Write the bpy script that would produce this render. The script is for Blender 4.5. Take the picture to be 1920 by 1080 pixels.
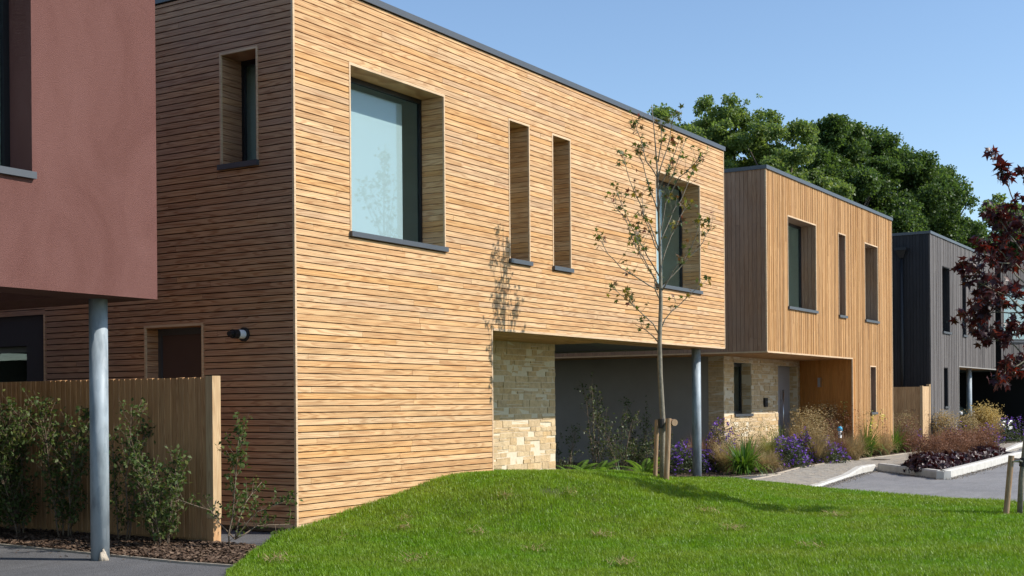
import bpy, math, random
import numpy as np
from mathutils import Matrix, Vector
S = bpy.context.scene
for o in list(bpy.data.objects): bpy.data.objects.remove(o)
R = math.radians
random.seed(7); RNG = np.random.default_rng(7)

# ------------------------------------------------------------------ camera
CAM = (-11.09, -9.81, 1.49); YAW = 0.55745; ROLL = -0.008174
cd = bpy.data.cameras.new("Camera"); cam = bpy.data.objects.new("Camera", cd)
S.collection.objects.link(cam); S.camera = cam
cd.sensor_width = 36; cd.lens = 2407.2 / 1920 * 36
cd.shift_y = (754.5 - 540) / 1920
cd.clip_start = 0.1; cd.clip_end = 2000
fw = Vector((math.cos(YAW), math.sin(YAW), 0)); rt = Vector((math.sin(YAW), -math.cos(YAW), 0)); up = Vector((0, 0, 1))
c_, s_ = math.cos(ROLL), math.sin(ROLL)
rt, up = rt * c_ + up * s_, rt * (-s_) + up * c_
m = Matrix((rt, up, -fw)).transposed().to_4x4(); m.translation = Vector(CAM); cam.matrix_world = m

# ------------------------------------------------------------------ light
EL, AZ = R(36.8), R(-67.)          # where the sun stands (azimuth counted from +X)
W = bpy.data.worlds.new("World"); S.world = W; W.use_nodes = True
nt = W.node_tree; bg = nt.nodes["Background"]
sky = nt.nodes.new("ShaderNodeTexSky"); sky.sky_type = 'NISHITA'; sky.sun_disc = False
sky.sun_elevation = EL; sky.sun_rotation = R(90) - AZ
sky.air_density = 1.0; sky.dust_density = 0.35; sky.ozone_density = 3.0
nt.links.new(sky.outputs[0], bg.inputs[0]); bg.inputs[1].default_value = 0.15
sd = bpy.data.lights.new("Sun", 'SUN'); sd.energy = 4.7; sd.angle = R(0.53); sd.color = (1, 0.94, 0.86)
sun = bpy.data.objects.new("Sun", sd); S.collection.objects.link(sun)
sv = Vector((math.cos(EL) * math.cos(AZ), math.cos(EL) * math.sin(AZ), math.sin(EL)))
sun.rotation_euler = sv.to_track_quat('Z', 'Y').to_euler(); sun.location = sv * 60
S.view_settings.view_transform = 'Standard'; S.view_settings.look = 'None'
S.view_settings.gamma = 1; S.view_settings.use_curve_mapping = False
S.view_settings.exposure = 0.3
S.cycles.max_bounces = 8; S.cycles.transparent_max_bounces = 12

# ------------------------------------------------------------------ materials
class NT:
    def __init__(s, name):
        s.m = bpy.data.materials.new(name); s.m.use_nodes = True; s.t = s.m.node_tree
        s.p = s.t.nodes["Principled BSDF"]; s.out = s.t.nodes["Material Output"]
    def n(s, kind, **kw):
        nd = s.t.nodes.new("ShaderNode" + kind)
        for k, v in kw.items():
            if isinstance(k, str) and k.startswith('i_'): nd.inputs[k[2:]].default_value = v
            else: setattr(nd, k, v)
        return nd
    def l(s, a, b): s.t.links.new(a, b)
    def math(s, op, a, b=None):
        nd = s.n("Math", operation=op)
        for i, v in enumerate((a, b)):
            if v is None: continue
            if hasattr(v, 'links') or hasattr(v, 'is_linked'): s.l(v, nd.inputs[i])
            else: nd.inputs[i].default_value = v
        return nd.outputs[0]
    def coord(s, scale=(1, 1, 1), jitter=True):
        tc = s.n("TexCoord"); mp = s.n("Mapping"); mp.inputs['Scale'].default_value = scale
        if jitter:
            g = s.n("NewGeometry"); cx = s.n("CombineXYZ")
            for i, k in enumerate((57., 91., 73.)): s.l(s.math('MULTIPLY', g.outputs['Random Per Island'], k), cx.inputs[i])
            va = s.n("VectorMath", operation='ADD'); s.l(tc.outputs['Object'], va.inputs[0]); s.l(cx.outputs[0], va.inputs[1])
            s.l(va.outputs[0], mp.inputs['Vector'])
        else: s.l(tc.outputs['Object'], mp.inputs['Vector'])
        return mp.outputs[0]
    def noise(s, vec, scale=1., detail=4., rough=.5, dist=0.):
        nd = s.n("TexNoise"); nd.inputs['Scale'].default_value = scale; nd.inputs['Detail'].default_value = detail
        nd.inputs['Roughness'].default_value = rough; nd.inputs['Distortion'].default_value = dist
        s.l(vec, nd.inputs['Vector']); return nd.outputs['Fac']
    def ramp(s, fac, stops, interp='LINEAR'):
        nd = s.n("ValToRGB"); e = nd.color_ramp.elements; nd.color_ramp.interpolation = interp
        while len(e) < len(stops): e.new(0.5)
        for el, (p, c) in zip(e, stops):
            el.position = p; el.color = (*c, 1) if len(c) == 3 else c
        s.l(fac, nd.inputs[0]); return nd.outputs[0]
    def mix(s, fac, a, b, mode='MIX'):
        nd = s.n("MixRGB", blend_type=mode)
        for i, v in zip((0, 1, 2), (fac, a, b)):
            if hasattr(v, 'is_linked'): s.l(v, nd.inputs[i])
            else: nd.inputs[i].default_value = v if i == 0 else ((*v, 1) if len(v) == 3 else v)
        return nd.outputs[0]
    def bump(s, h, strength=.3, dist=.01):
        b = s.n("Bump"); b.inputs['Strength'].default_value = strength; b.inputs['Distance'].default_value = dist
        s.l(h, b.inputs['Height']); s.l(b.outputs[0], s.p.inputs['Normal'])
    def rnd(s): return s.n("NewGeometry").outputs['Random Per Island']

def g3(v): return (v, v, v)
def wood(name, cols, axis, contrast=.45, rough=.75, grey=None):
    """sawn boards: every board its own tone, flat-sawn figure running along the board"""
    t = NT(name)
    sc = {'h': (.55, .55, 9.), 'v': (14., 14., .55)}[axis]
    sf = {'h': (3., 3., 130.), 'v': (160., 160., 3.)}[axis]
    base = t.ramp(t.rnd(), [(i / (len(cols) - 1), c) for i, c in enumerate(cols)])
    v = t.coord(sc); ring = t.math('FRACT', t.math('MULTIPLY', t.noise(v, 1., 2., .45), 13.))
    dark = t.ramp(ring, [(0, g3(1.06)), (.4, g3(1.)), (.74, (1 - contrast * .7, 1 - contrast, 1 - contrast * 1.2)), (.88, (1 - contrast * .6, 1 - contrast * .9, 1 - contrast * 1.1)), (1, g3(.98))])
    fine = t.ramp(t.noise(t.coord(sf), 1., 3., .6), [(.3, g3(.82)), (.7, g3(1.12))])
    c = t.mix(1., t.mix(.85, base, dark, 'MULTIPLY'), fine, 'MULTIPLY')
    blot = t.ramp(t.noise(t.coord((1.6, 1.6, 4.) if axis == 'h' else (4., 4., 1.2)), 1., 3.), [(.3, g3(.86)), (.65, g3(1.06))])
    c = t.mix(1., c, blot, 'MULTIPLY')
    if grey:
        wz = t.ramp(t.noise(t.coord((.35, .35, .5), False), 1., 4.), [(.38, g3(0)), (.68, g3(grey[1]))])
        c = t.mix(wz, c, grey[0])
    t.l(c, t.p.inputs['Base Color']); t.p.inputs['Roughness'].default_value = rough
    t.p.inputs['Specular IOR Level'].default_value = .25
    t.bump(t.noise(t.coord(sf), 1., 3.), .25, .002)
    return t.m
def plain(name, col, rough=.6, var=.12, scale=3., metal=0., bump=0., bscale=60., spec=.5):
    t = NT(name)
    f = t.ramp(t.noise(t.coord((1, 1, 1), False), scale, 5., .6), [(.3, tuple(x * (1 - var) for x in col)), (.7, tuple(min(1, x * (1 + var)) for x in col))])
    t.l(f, t.p.inputs['Base Color']); t.p.inputs['Roughness'].default_value = rough
    t.p.inputs['Metallic'].default_value = metal; t.p.inputs['Specular IOR Level'].default_value = spec
    if bump: t.bump(t.noise(t.coord((1, 1, 1), False), bscale, 4.), bump, .01)
    return t.m
def islands(name, cols, rough=.8, bump=.5, bscale=25., streak=None, spec=.3):
    t = NT(name)
    base = t.ramp(t.rnd(), [(i / (len(cols) - 1), c) for i, c in enumerate(cols)])
    n = t.ramp(t.noise(t.coord(streak or (1, 1, 1)), 9., 5., .65), [(.25, g3(.72)), (.7, g3(1.15))])
    t.l(t.mix(1., base, n, 'MULTIPLY'), t.p.inputs['Base Color']); t.p.inputs['Roughness'].default_value = rough
    t.p.inputs['Specular IOR Level'].default_value = spec
    if bump: t.bump(t.noise(t.coord((1, 1, 1)), bscale, 5., .7), bump, .02)
    return t.m
def leafmat(name, cols, trans=.35, rough=.5, spec=.35, tcol=None):
    t = NT(name)
    base = t.ramp(t.rnd(), [(i / (len(cols) - 1), c) for i, c in enumerate(cols)])
    t.l(base, t.p.inputs['Base Color']); t.p.inputs['Roughness'].default_value = rough
    t.p.inputs['Specular IOR Level'].default_value = spec
    tr = t.n("BsdfTranslucent"); mx = t.n("MixShader"); mx.inputs[0].default_value = trans
    t.l(t.mix(1., base, tcol or (1.5, 1.5, .8), 'MULTIPLY'), tr.inputs[0])
    t.l(t.p.outputs[0], mx.inputs[1]); t.l(tr.outputs[0], mx.inputs[2]); t.l(mx.outputs[0], t.out.inputs[0])
    return t.m
def glassmat(name, tint=(.91, .96, .94), boost=.9):
    t = NT(name)
    lw = t.n("LayerWeight"); lw.inputs[0].default_value = .5      # 1 - cos of the viewing angle
    f = t.math('MINIMUM', t.math('MULTIPLY', t.math('ADD', t.math('MULTIPLY', t.math('POWER', lw.outputs['Facing'], 5.), .95), .045), boost), 1.)
    tr = t.n("BsdfTransparent"); tr.inputs[0].default_value = (*tint, 1)
    gl = t.n("BsdfGlossy"); gl.inputs['Roughness'].default_value = 0.; gl.inputs[0].default_value = (.9, .97, 1, 1)
    mx = t.n("MixShader"); t.l(f, mx.inputs[0]); t.l(tr.outputs[0], mx.inputs[1]); t.l(gl.outputs[0], mx.inputs[2])
    t.l(mx.outputs[0], t.out.inputs[0]); t.t.nodes.remove(t.p); return t.m

LARCH = [(0.535, 0.311, 0.144), (0.59, 0.364, 0.179), (0.641, 0.423, 0.227), (0.564, 0.34, 0.161), (0.615, 0.389, 0.192), (0.535, 0.35, 0.201), (0.657, 0.448, 0.245), (0.59, 0.335, 0.135), (0.611, 0.379, 0.187)]
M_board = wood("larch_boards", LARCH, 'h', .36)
M_side = wood("greyer_larch_boards", [(.43, .235, .125), (.50, .285, .15), (.45, .265, .155), (.53, .30, .15), (.42, .24, .135)], 'h', .45, grey=((.33, .25, .205), .6))  # side wall boards: darker tones with patches mixed to grey
CEDAR = [(0.408, 0.211, 0.076), (0.51, 0.294, 0.118), (0.581, 0.353, 0.16), (0.459, 0.245, 0.092), (0.551, 0.323, 0.134), (0.479, 0.294, 0.143), (0.367, 0.196, 0.076), (0.561, 0.333, 0.143)]
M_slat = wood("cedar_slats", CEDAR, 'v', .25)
M_slatside = wood("darker_cedar_slats", [(.33, .19, .11), (.38, .235, .145), (.30, .185, .12), (.36, .21, .12)], 'v', .3, grey=((.3, .23, .19), .6))  # cedar slats in darker tones, mixed to grey in patches
M_slatin = wood("sheltered_cedar_slats", [(.50, .225, .06), (.56, .265, .08), (.46, .205, .055), (.53, .245, .072)], 'v', .25)
M_trim = wood("pale_larch_trim", [(.56, .40, .245), (.62, .455, .29)], 'h', .15)
M_soffit = wood("larch_soffit", [(.50, .29, .125), (.46, .26, .11), (.53, .31, .14)], 'h', .2)
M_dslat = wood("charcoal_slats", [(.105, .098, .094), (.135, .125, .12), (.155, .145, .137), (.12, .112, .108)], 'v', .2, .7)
M_dslatside = wood("shaded_charcoal_slats", [(.022, .022, .024), (.032, .031, .033), (.026, .026, .029)], 'v', .2, .7)  # charcoal slats copied darker: the side wall's shade put into the colour
M_fence = wood("fence_boards", [(.54, .32, .155), (.60, .37, .185), (.48, .28, .135), (.57, .345, .17)], 'v', .3, .85)
M_post = wood("sawn_softwood_post", [(.52, .36, .20), (.55, .39, .22)], 'v', .25, .85)
M_stake = wood("round_softwood_stake", [(.36, .25, .155), (.40, .285, .18)], 'v', .35, .9)
M_void = plain("dark_membrane_and_unlit_room", (.012, .01, .009), .9)
M_coping = plain("grey_aluminium_coping", (.052, .060, .070), .42, .06, 2., 0., spec=.6)
M_frame = plain("black_aluminium_frame", (.012, .013, .015), .4, .05)
M_render = plain("dark_grey_render", (.29, .275, .25), .95, .08, 1.5, bump=.3, bscale=220)
M_ceiling = plain("grey_carport_ceiling", (.10, .11, .105), .9, .05)
M_black = plain("black_render", (.012, .012, .013), .95, .1)
M_glass = glassmat("window_glass")
M_room = plain("pale_room_plaster", (.78, .84, .80), .9, .05)
M_blind = leafmat("sky_tinted_roller_blind", [(.60, .67, .74), (.60, .67, .74)], .35, .9, .1, (1, 1, 1))  # blue of the sky's reflection put into the fabric colour
M_steel = None
def steel():
    t = NT("galvanised_steel")
    v = t.n("TexVoronoi"); v.inputs['Scale'].default_value = 28; t.l(t.coord((1, 1, .35), False), v.inputs['Vector'])
    c = t.ramp(v.outputs['Color'], [(.0, (.26, .31, .345)), (1., (.35, .40, .43))])
    st = t.ramp(t.noise(t.coord((3, 3, .8), False), 4., 6.), [(.33, g3(.7)), (.5, g3(1.0)), (.7, g3(1.12))])
    t.l(t.mix(1., c, st, 'MULTIPLY'), t.p.inputs['Base Color'])
    t.p.inputs['Metallic'].default_value = .05; t.p.inputs['Roughness'].default_value = .55; t.p.inputs['Specular IOR Level'].default_value = .4; return t.m
M_steel = steel()
def redrender():
    t = NT("red_brown_render")
    a = t.ramp(t.noise(t.coord((1, 1, .6), False), 1.4, 6., .6, 1.2), [(.3, (.152, .068, .057)), (.5, (.174, .081, .069)), (.75, (.196, .095, .082))])
    g = t.noise(t.coord((1, 1, 1), False), 150., 3., .6)
    t.l(t.mix(1., a, t.ramp(g, [(.3, g3(.8)), (.7, g3(1.14))]), 'MULTIPLY'), t.p.inputs['Base Color'])
    t.p.inputs['Roughness'].default_value = .95; t.p.inputs['Specular IOR Level'].default_value = .15
    t.bump(g, 1., .012); return t.m
M_red = redrender()
M_stone = islands("squared_limestone", [(0.568, 0.418, 0.244), (0.525, 0.377, 0.211), (0.593, 0.451, 0.274), (0.516, 0.385, 0.229), (0.602, 0.459, 0.274), (0.559, 0.389, 0.2), (0.542, 0.41, 0.252)], .9, .9, 22.)
M_mortar = plain("lime_mortar", (.62, .54, .40), .95, .08, 20)
M_door = plain("grey_painted_door", (.40, .385, .40), .5, .03)
M_bdoor = plain("brown_painted_door", (.075, .05, .045), .5, .05)
M_chrome = plain("brushed_steel", (.6, .6, .6), .3, .03, metal=1.)
M_white = plain("white_plastic", (.75, .76, .76), .5, .03)
M_blk = plain("black_plastic", (.01, .01, .011), .5, .05)
M_blue = plain("blue_plastic", (.03, .42, .70), .4, .04)
M_rubber = plain("black_rubber_tie", (.012, .012, .012), .6, .05)
M_bark = plain("grey_green_bark", (.20, .18, .135), .9, .3, 18., bump=.5, bscale=60)
M_barkd = plain("brown_bark", (.09, .07, .05), .95, .3, 6., bump=.5, bscale=20)
M_twig = plain("brown_twigs", (.17, .125, .085), .9, .25, 15.)
M_kerb = plain("pale_concrete_kerb", (.50, .485, .44), .9, .12, 6., bump=.2, bscale=120)
M_edge = plain("timber_edging", (.42, .36, .28), .9, .2, 6.)
def tarmac(name, a, b, big=1.):
    t = NT(name)
    c = t.ramp(t.noise(t.coord((1, 1, 1), False), .9 * big, 6., .6, .4), [(.3, a), (.7, b)])
    sp = t.n("TexVoronoi"); sp.inputs['Scale'].default_value = 90; t.l(t.coord((1, 1, 1), False), sp.inputs['Vector'])
    s2 = t.ramp(sp.outputs['Color'], [(0, g3(.72)), (1, g3(1.25))])
    st = t.ramp(t.noise(t.coord((.4, 1.6, 1), False), 2.2, 5., .7, 1.), [(.35, g3(.9)), (.62, g3(1.08))])
    t.l(t.mix(1., t.mix(1., c, s2, 'MULTIPLY'), st, 'MULTIPLY'), t.p.inputs['Base Color'])
    t.p.inputs['Roughness'].default_value = .9; t.p.inputs['Specular IOR Level'].default_value = .3
    t.bump(sp.outputs['Distance'], .6, .01); return t.m
M_path = tarmac("path_tarmac", (.105, .105, .108), (.14, .138, .138))
M_road = tarmac("road_tarmac", (.20, .20, .205), (.26, .257, .255), .6)
M_soil = tarmac("dark_soil", (.045, .032, .022), (.08, .06, .042), 4.)
M_verge = tarmac("rough_ground", (.07, .10, .03), (.12, .13, .05), .2)
M_pave = islands("block_paving", [(.33, .30, .255), (.37, .325, .265), (.30, .28, .25), (.39, .345, .275), (.34, .32, .28)], .9, .3, 60.)
M_chip = islands("bark_chips", [(.06, .035, .022), (.13, .08, .05), (.09, .055, .035), (.22, .15, .10), (.05, .03, .02)], .9, 0)
GREENS = [(0.107, 0.232, 0.007), (0.132, 0.281, 0.008), (0.161, 0.317, 0.011), (0.115, 0.25, 0.008), (0.219, 0.348, 0.02)]
def grassmat():
    t = NT("lawn_grass")
    base = t.ramp(t.rnd(), [(i / 4, c) for i, c in enumerate(GREENS)])
    big = t.noise(t.coord((1, 1, .2), False), .7, 5., .6)
    c = t.mix(t.ramp(big, [(.35, g3(0)), (.72, g3(.65))]), base, (.27, .31, .045))
    sm = t.ramp(t.noise(t.coord((1, 1, .3), False), 4.5, 4., .6), [(.3, g3(.74)), (.65, g3(1.15))])
    c = t.mix(1., c, sm, 'MULTIPLY')
    t.l(c, t.p.inputs['Base Color']); t.p.inputs['Roughness'].default_value = .42; t.p.inputs['Specular IOR Level'].default_value = .3
    tr = t.n("BsdfTranslucent"); mx = t.n("MixShader"); mx.inputs[0].default_value = .35
    t.l(t.mix(1., c, (1.5, 1.5, .6), 'MULTIPLY'), tr.inputs[0])
    t.l(t.p.outputs[0], mx.inputs[1]); t.l(tr.outputs[0], mx.inputs[2]); t.l(mx.outputs[0], t.out.inputs[0]); return t.m
M_grass = grassmat()
M_lawn = tarmac("lawn_thatch", (.05, .075, .012), (.085, .11, .02), 3.)
M_oak = leafmat("oak_leaves", [(.046, .088, .026), (.064, .115, .032), (.092, .155, .04), (.055, .10, .028), (.13, .19, .055)], .4)
M_ash = leafmat("airy_leaves", [(.10, .165, .05), (.14, .205, .06), (.175, .24, .07), (.11, .175, .055), (.22, .26, .085)], .45)
M_gum = leafmat("sweetgum_leaves", [(.07, .12, .02), (.10, .15, .02), (.05, .09, .025), (.20, .17, .02), (.13, .06, .03), (.09, .13, .03), (.16, .035, .025)], .35)
M_maple = leafmat("purple_maple_leaves", [(.034, .013, .018), (.05, .017, .02), (.078, .02, .017), (.028, .014, .022), (.13, .028, .014)], .35, .42, .4, (1.9, .8, .5))
M_horn = leafmat("hornbeam_leaves", [(.05, .085, .025), (.075, .115, .03), (.10, .14, .04), (.06, .095, .03), (.17, .18, .05)], .3, .55, .25)
M_shade = leafmat("dark_shrub_leaves", [(.03, .055, .02), (.05, .08, .025), (.08, .115, .04), (.14, .16, .07)], .3)
M_fern = leafmat("fern_fronds", [(.10, .20, .03), (.14, .25, .04), (.17, .28, .06)], .4)
M_strap = leafmat("strap_leaves", [(.05, .12, .012), (.075, .165, .016), (.11, .20, .025), (.14, .21, .03)], .3, .35, .5)
M_straw = leafmat("straw_grass", [(.42, .31, .16), (.50, .38, .20), (.36, .27, .14), (.30, .25, .11), (.46, .36, .21)], .35, .7, .2, (1.1, 1.05, .9))
M_rust = leafmat("rust_sedge", [(.21, .105, .065), (.26, .135, .085), (.17, .085, .055), (.30, .175, .11)], .3, .7, .2, (1.1, 1., .8))
M_aster = leafmat("aster_leaves", [(.05, .075, .03), (.07, .10, .04), (.09, .10, .05)], .25)
M_purple = leafmat("purple_aster_flowers", [(.17, .075, .42), (.24, .11, .52), (.13, .055, .35), (.29, .16, .56)], .3, .7, .2, (1.1, 1, 1.1))
M_yellow = leafmat("pale_yellow_flowers", [(.62, .55, .18), (.70, .62, .25)], .3, .7, .2)
M_heuch = leafmat("heuchera_leaves", [(.030, .013, .016), (.045, .017, .018), (.022, .012, .016), (.07, .018, .014)], .2, .42, .4, (1.6, .7, .6))
M_car = plain("black_car_paint", (.03, .034, .04), .15, .02, spec=.7)
M_cglass = plain("car_glass", (.02, .03, .03), .03, .02, spec=.9)

# ------------------------------------------------------------------ mesh helpers
COL = S.collection
class MB:
    def __init__(s): s.v = []; s.f = []; s.mi = []
    def pts(s, ps, fs, mi=0):
        b = len(s.v); s.v += [tuple(p) for p in ps]; s.f += [tuple(i + b for i in f) for f in fs]; s.mi += [mi] * len(fs)
    def hexa(s, c, mi=0):
        s.pts(c, [(0, 3, 2, 1), (4, 5, 6, 7), (0, 1, 5, 4), (1, 2, 6, 5), (2, 3, 7, 6), (3, 0, 4, 7)], mi)
    def box(s, x0, x1, y0, y1, z0, z1, mi=0):
        s.hexa([(x0, y0, z0), (x1, y0, z0), (x1, y1, z0), (x0, y1, z0), (x0, y0, z1), (x1, y0, z1), (x1, y1, z1), (x0, y1, z1)], mi)
    def fbox(s, F, u0, u1, z0, z1, d0, d1, mi=0, jit=0.):
        c = [F(u, z, d) for z in (z0, z1) for u, d in ((u0, d0), (u1, d0), (u1, d1), (u0, d1))]
        if jit: c = [tuple(x + random.uniform(-jit, jit) for x in p) for p in c]
        s.hexa(c, mi)
    def tube(s, pts, rads, n=8, cap=True, mi=0):
        pts = [Vector(p) for p in pts]
        if not hasattr(rads, '__len__'): rads = [rads] * len(pts)
        b = len(s.v); ref = None
        for i, p in enumerate(pts):
            d = (pts[min(i + 1, len(pts) - 1)] - pts[max(i - 1, 0)]).normalized()
            if ref is None: ref = d.orthogonal().normalized()
            a = (ref - d * ref.dot(d)).normalized(); ref = a; q = d.cross(a)
            for k in range(n):
                t = 2 * math.pi * k / n
                s.v.append(tuple(p + (a * math.cos(t) + q * math.sin(t)) * rads[i]))
        for i in range(len(pts) - 1):
            for k in range(n):
                k2 = (k + 1) % n
                s.f.append((b + i * n + k, b + i * n + k2, b + (i + 1) * n + k2, b + (i + 1) * n + k)); s.mi.append(mi)
        if cap:
            s.f.append(tuple(b + k for k in reversed(range(n)))); s.f.append(tuple(b + (len(pts) - 1) * n + k for k in range(n))); s.mi += [mi, mi]
    def build(s, name, mats, parent=None, smooth=False):
        me = bpy.data.meshes.new(name); me.from_pydata(s.v, [], s.f); me.update()
        return link(name, me, mats, parent, smooth, s.mi)
def link(name, me, mats, parent=None, smooth=False, mi=None):
    if not isinstance(mats, (list, tuple)): mats = [mats]
    for q in mats: me.materials.append(q)
    if mi is not None and len(mats) > 1: me.polygons.foreach_set("material_index", mi)
    if smooth: me.polygons.foreach_set("use_smooth", [True] * len(me.polygons))
    o = bpy.data.objects.new(name, me); COL.objects.link(o)
    if parent is not None:
        o.parent = parent; o.matrix_parent_inverse = INV.get(parent.name, Matrix())
    return o
INV = {}
def pieces(name, b, mat, par):
    for i in range(0, len(b.v), 8):
        q = MB(); q.hexa(b.v[i:i + 8]); q.build(name, mat, par)
def arr_mesh(name, V, faces, mats, parent=None, smooth=False, mi=None):
    """faces: list of (M,k) index arrays"""
    me = bpy.data.meshes.new(name); V = np.asarray(V, np.float32)
    me.vertices.add(len(V)); me.vertices.foreach_set("co", V.ravel())
    loops = np.concatenate([f.ravel() for f in faces]).astype(np.int32)
    tot = np.concatenate([np.full(len(f), f.shape[1]) for f in faces]).astype(np.int32)
    st = np.concatenate([[0], np.cumsum(tot)[:-1]]).astype(np.int32)
    me.loops.add(len(loops)); me.loops.foreach_set("vertex_index", loops)
    me.polygons.add(len(tot)); me.polygons.foreach_set("loop_start", st); me.polygons.foreach_set("loop_total", tot)
    me.update(calc_edges=True)
    return link(name, me, mats, parent, smooth, mi)
def tag(o, label=None, cat=None, group=None, kind=None):
    if label: o["label"] = label
    if cat: o["category"] = cat
    if group: o["group"] = group
    if kind: o["kind"] = kind
    return o
def thing(name, label, cat, loc=(0, 0, 0), group=None, world=True):
    o = bpy.data.objects.new(name, None); COL.objects.link(o); o.location = loc; o.empty_display_size = .2
    if world: INV[o.name] = Matrix.Translation(Vector(loc)).inverted()
    return tag(o, label, cat, group)
def copy_tree(o, loc, rz=0., sc=1., label=None):
    c = o.copy(); COL.objects.link(c); c.location = loc; c.rotation_euler = (0, 0, rz); c.scale = (sc,) * 3 if not hasattr(sc, '__len__') else sc
    if label: c["label"] = label
    for ch in o.children:
        d = ch.copy(); COL.objects.link(d); d.parent = c; d.matrix_parent_inverse = ch.matrix_parent_inverse.copy()
        for g in ch.children:
            e = g.copy(); COL.objects.link(e); e.parent = d
    return c
def frame(o, u, out):
    o, u, out = Vector(o), Vector(u), Vector(out)
    return lambda a, z, d: tuple(o + u * a + out * d + Vector((0, 0, z)))
def strips(a0, a1, b0, b1, holes):
    """free rectangles of strip b0..b1 (across) x a0..a1 (along), holes as (a0,a1,b0,b1)"""
    br = sorted({b0, b1} | {h[k] for h in holes for k in (2, 3) if b0 + 1e-4 < h[k] < b1 - 1e-4})
    for p, q in zip(br[:-1], br[1:]):
        mid = (p + q) / 2; iv = [(a0, a1)]
        for h in holes:
            if h[2] < mid < h[3]:
                nv = []
                for x, y in iv:
                    if h[1] <= x or h[0] >= y: nv.append((x, y)); continue
                    if h[0] > x: nv.append((x, h[0]))
                    if h[1] < y: nv.append((h[1], y))
                iv = nv
        for x, y in iv:
            if y - x > .004: yield x, y, p, q
def clad(mb, F, u0, u1, z0, z1, holes, axis, pitch, gap, th, lens=(2.2, 4.2), dvar=0.0, widths=None, d0=0.0):
    """boards on a wall. holes (u0,u1,z0,z1)."""
    H = [h if axis == 'h' else (h[2], h[3], h[0], h[1]) for h in holes]
    a0, a1, b0, b1 = (u0, u1, z0, z1) if axis == 'h' else (z0, z1, u0, u1)
    b = b0
    while b < b1 - 1e-3:
        w = pitch if not widths else random.choice(widths)
        e = min(b + w, b1); dd = random.uniform(0, dvar) if not isinstance(dvar, (list, tuple)) else random.choice(dvar)
        off = random.uniform(0, lens[1])
        cuts = []; x = a0 - off
        while x < a1:
            x += random.uniform(*lens); cuts.append(x)
        for p, q, r, s in strips(a0, a1, b, e, H):
            s2 = s - gap if s == e else s
            if s2 - r < .004: continue
            pts = [p] + [c for c in cuts if p + .15 < c < q - .15] + [q]
            for i, (m0, m1) in enumerate(zip(pts[:-1], pts[1:])):
                m1b = m1 - (.003 if i < len(pts) - 2 else 0)
                t = th - dd + random.uniform(-.0015, .0015)
                if axis == 'h': mb.fbox(F, m0, m1b, r, s2, d0, d0 + t)
                else: mb.fbox(F, r, s2, m0, m1b, d0, d0 + t)
        b = e
def backing(mb, F, u0, u1, z0, z1, holes, d0, d1):
    for p, q, r, s in strips(u0, u1, z0, z1, holes): mb.fbox(F, p, q, r, s, d0, d1)

def stonework(mb, F, u0, u1, z0, z1, holes, th=.05, mi=0, mm=1):
    z = z0
    while z < z1 - .03:
        h = min(random.uniform(.075, .135), z1 - z)
        if z1 - z - h < .06: h = z1 - z
        u = u0
        while u < u1 - .02:
            k = random.random(); L = random.uniform(.14, .42) if k < .78 else random.uniform(.28, .55)
            e = min(u + L, u1)
            if u1 - e < .09: e = u1
            if k < .78: lay = [(u, e, z, z + h)]
            else:
                c = z + h * random.uniform(.38, .62); m = u + (e - u) * random.uniform(.35, .65)
                lay = [(u, e, z, c), (u, e, c, z + h)] if random.random() < .35 else ([(u, e, z, c), (u, m, c, z + h), (m, e, c, z + h)] if random.random() < .5 else [(u, m, z, c), (m, e, z, c), (u, e, c, z + h)])
            for a, b, p, q in lay:
                g = .0045
                for x0, x1, y0, y1 in strips(a, b, p, q, holes):
                    t = th + random.uniform(-.008, .01)
                    if x1 - x0 > .02 and y1 - y0 > .02: mb.fbox(F, x0 + g, x1 - g, y0 + g, y1 - g, 0, t, mi, .0045)
            u = e
        z += h
    for p, q, r, s in strips(u0, u1, z0, z1, holes): mb.fbox(F, p, q, r, s, -.08, th - .005, mm)

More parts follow.
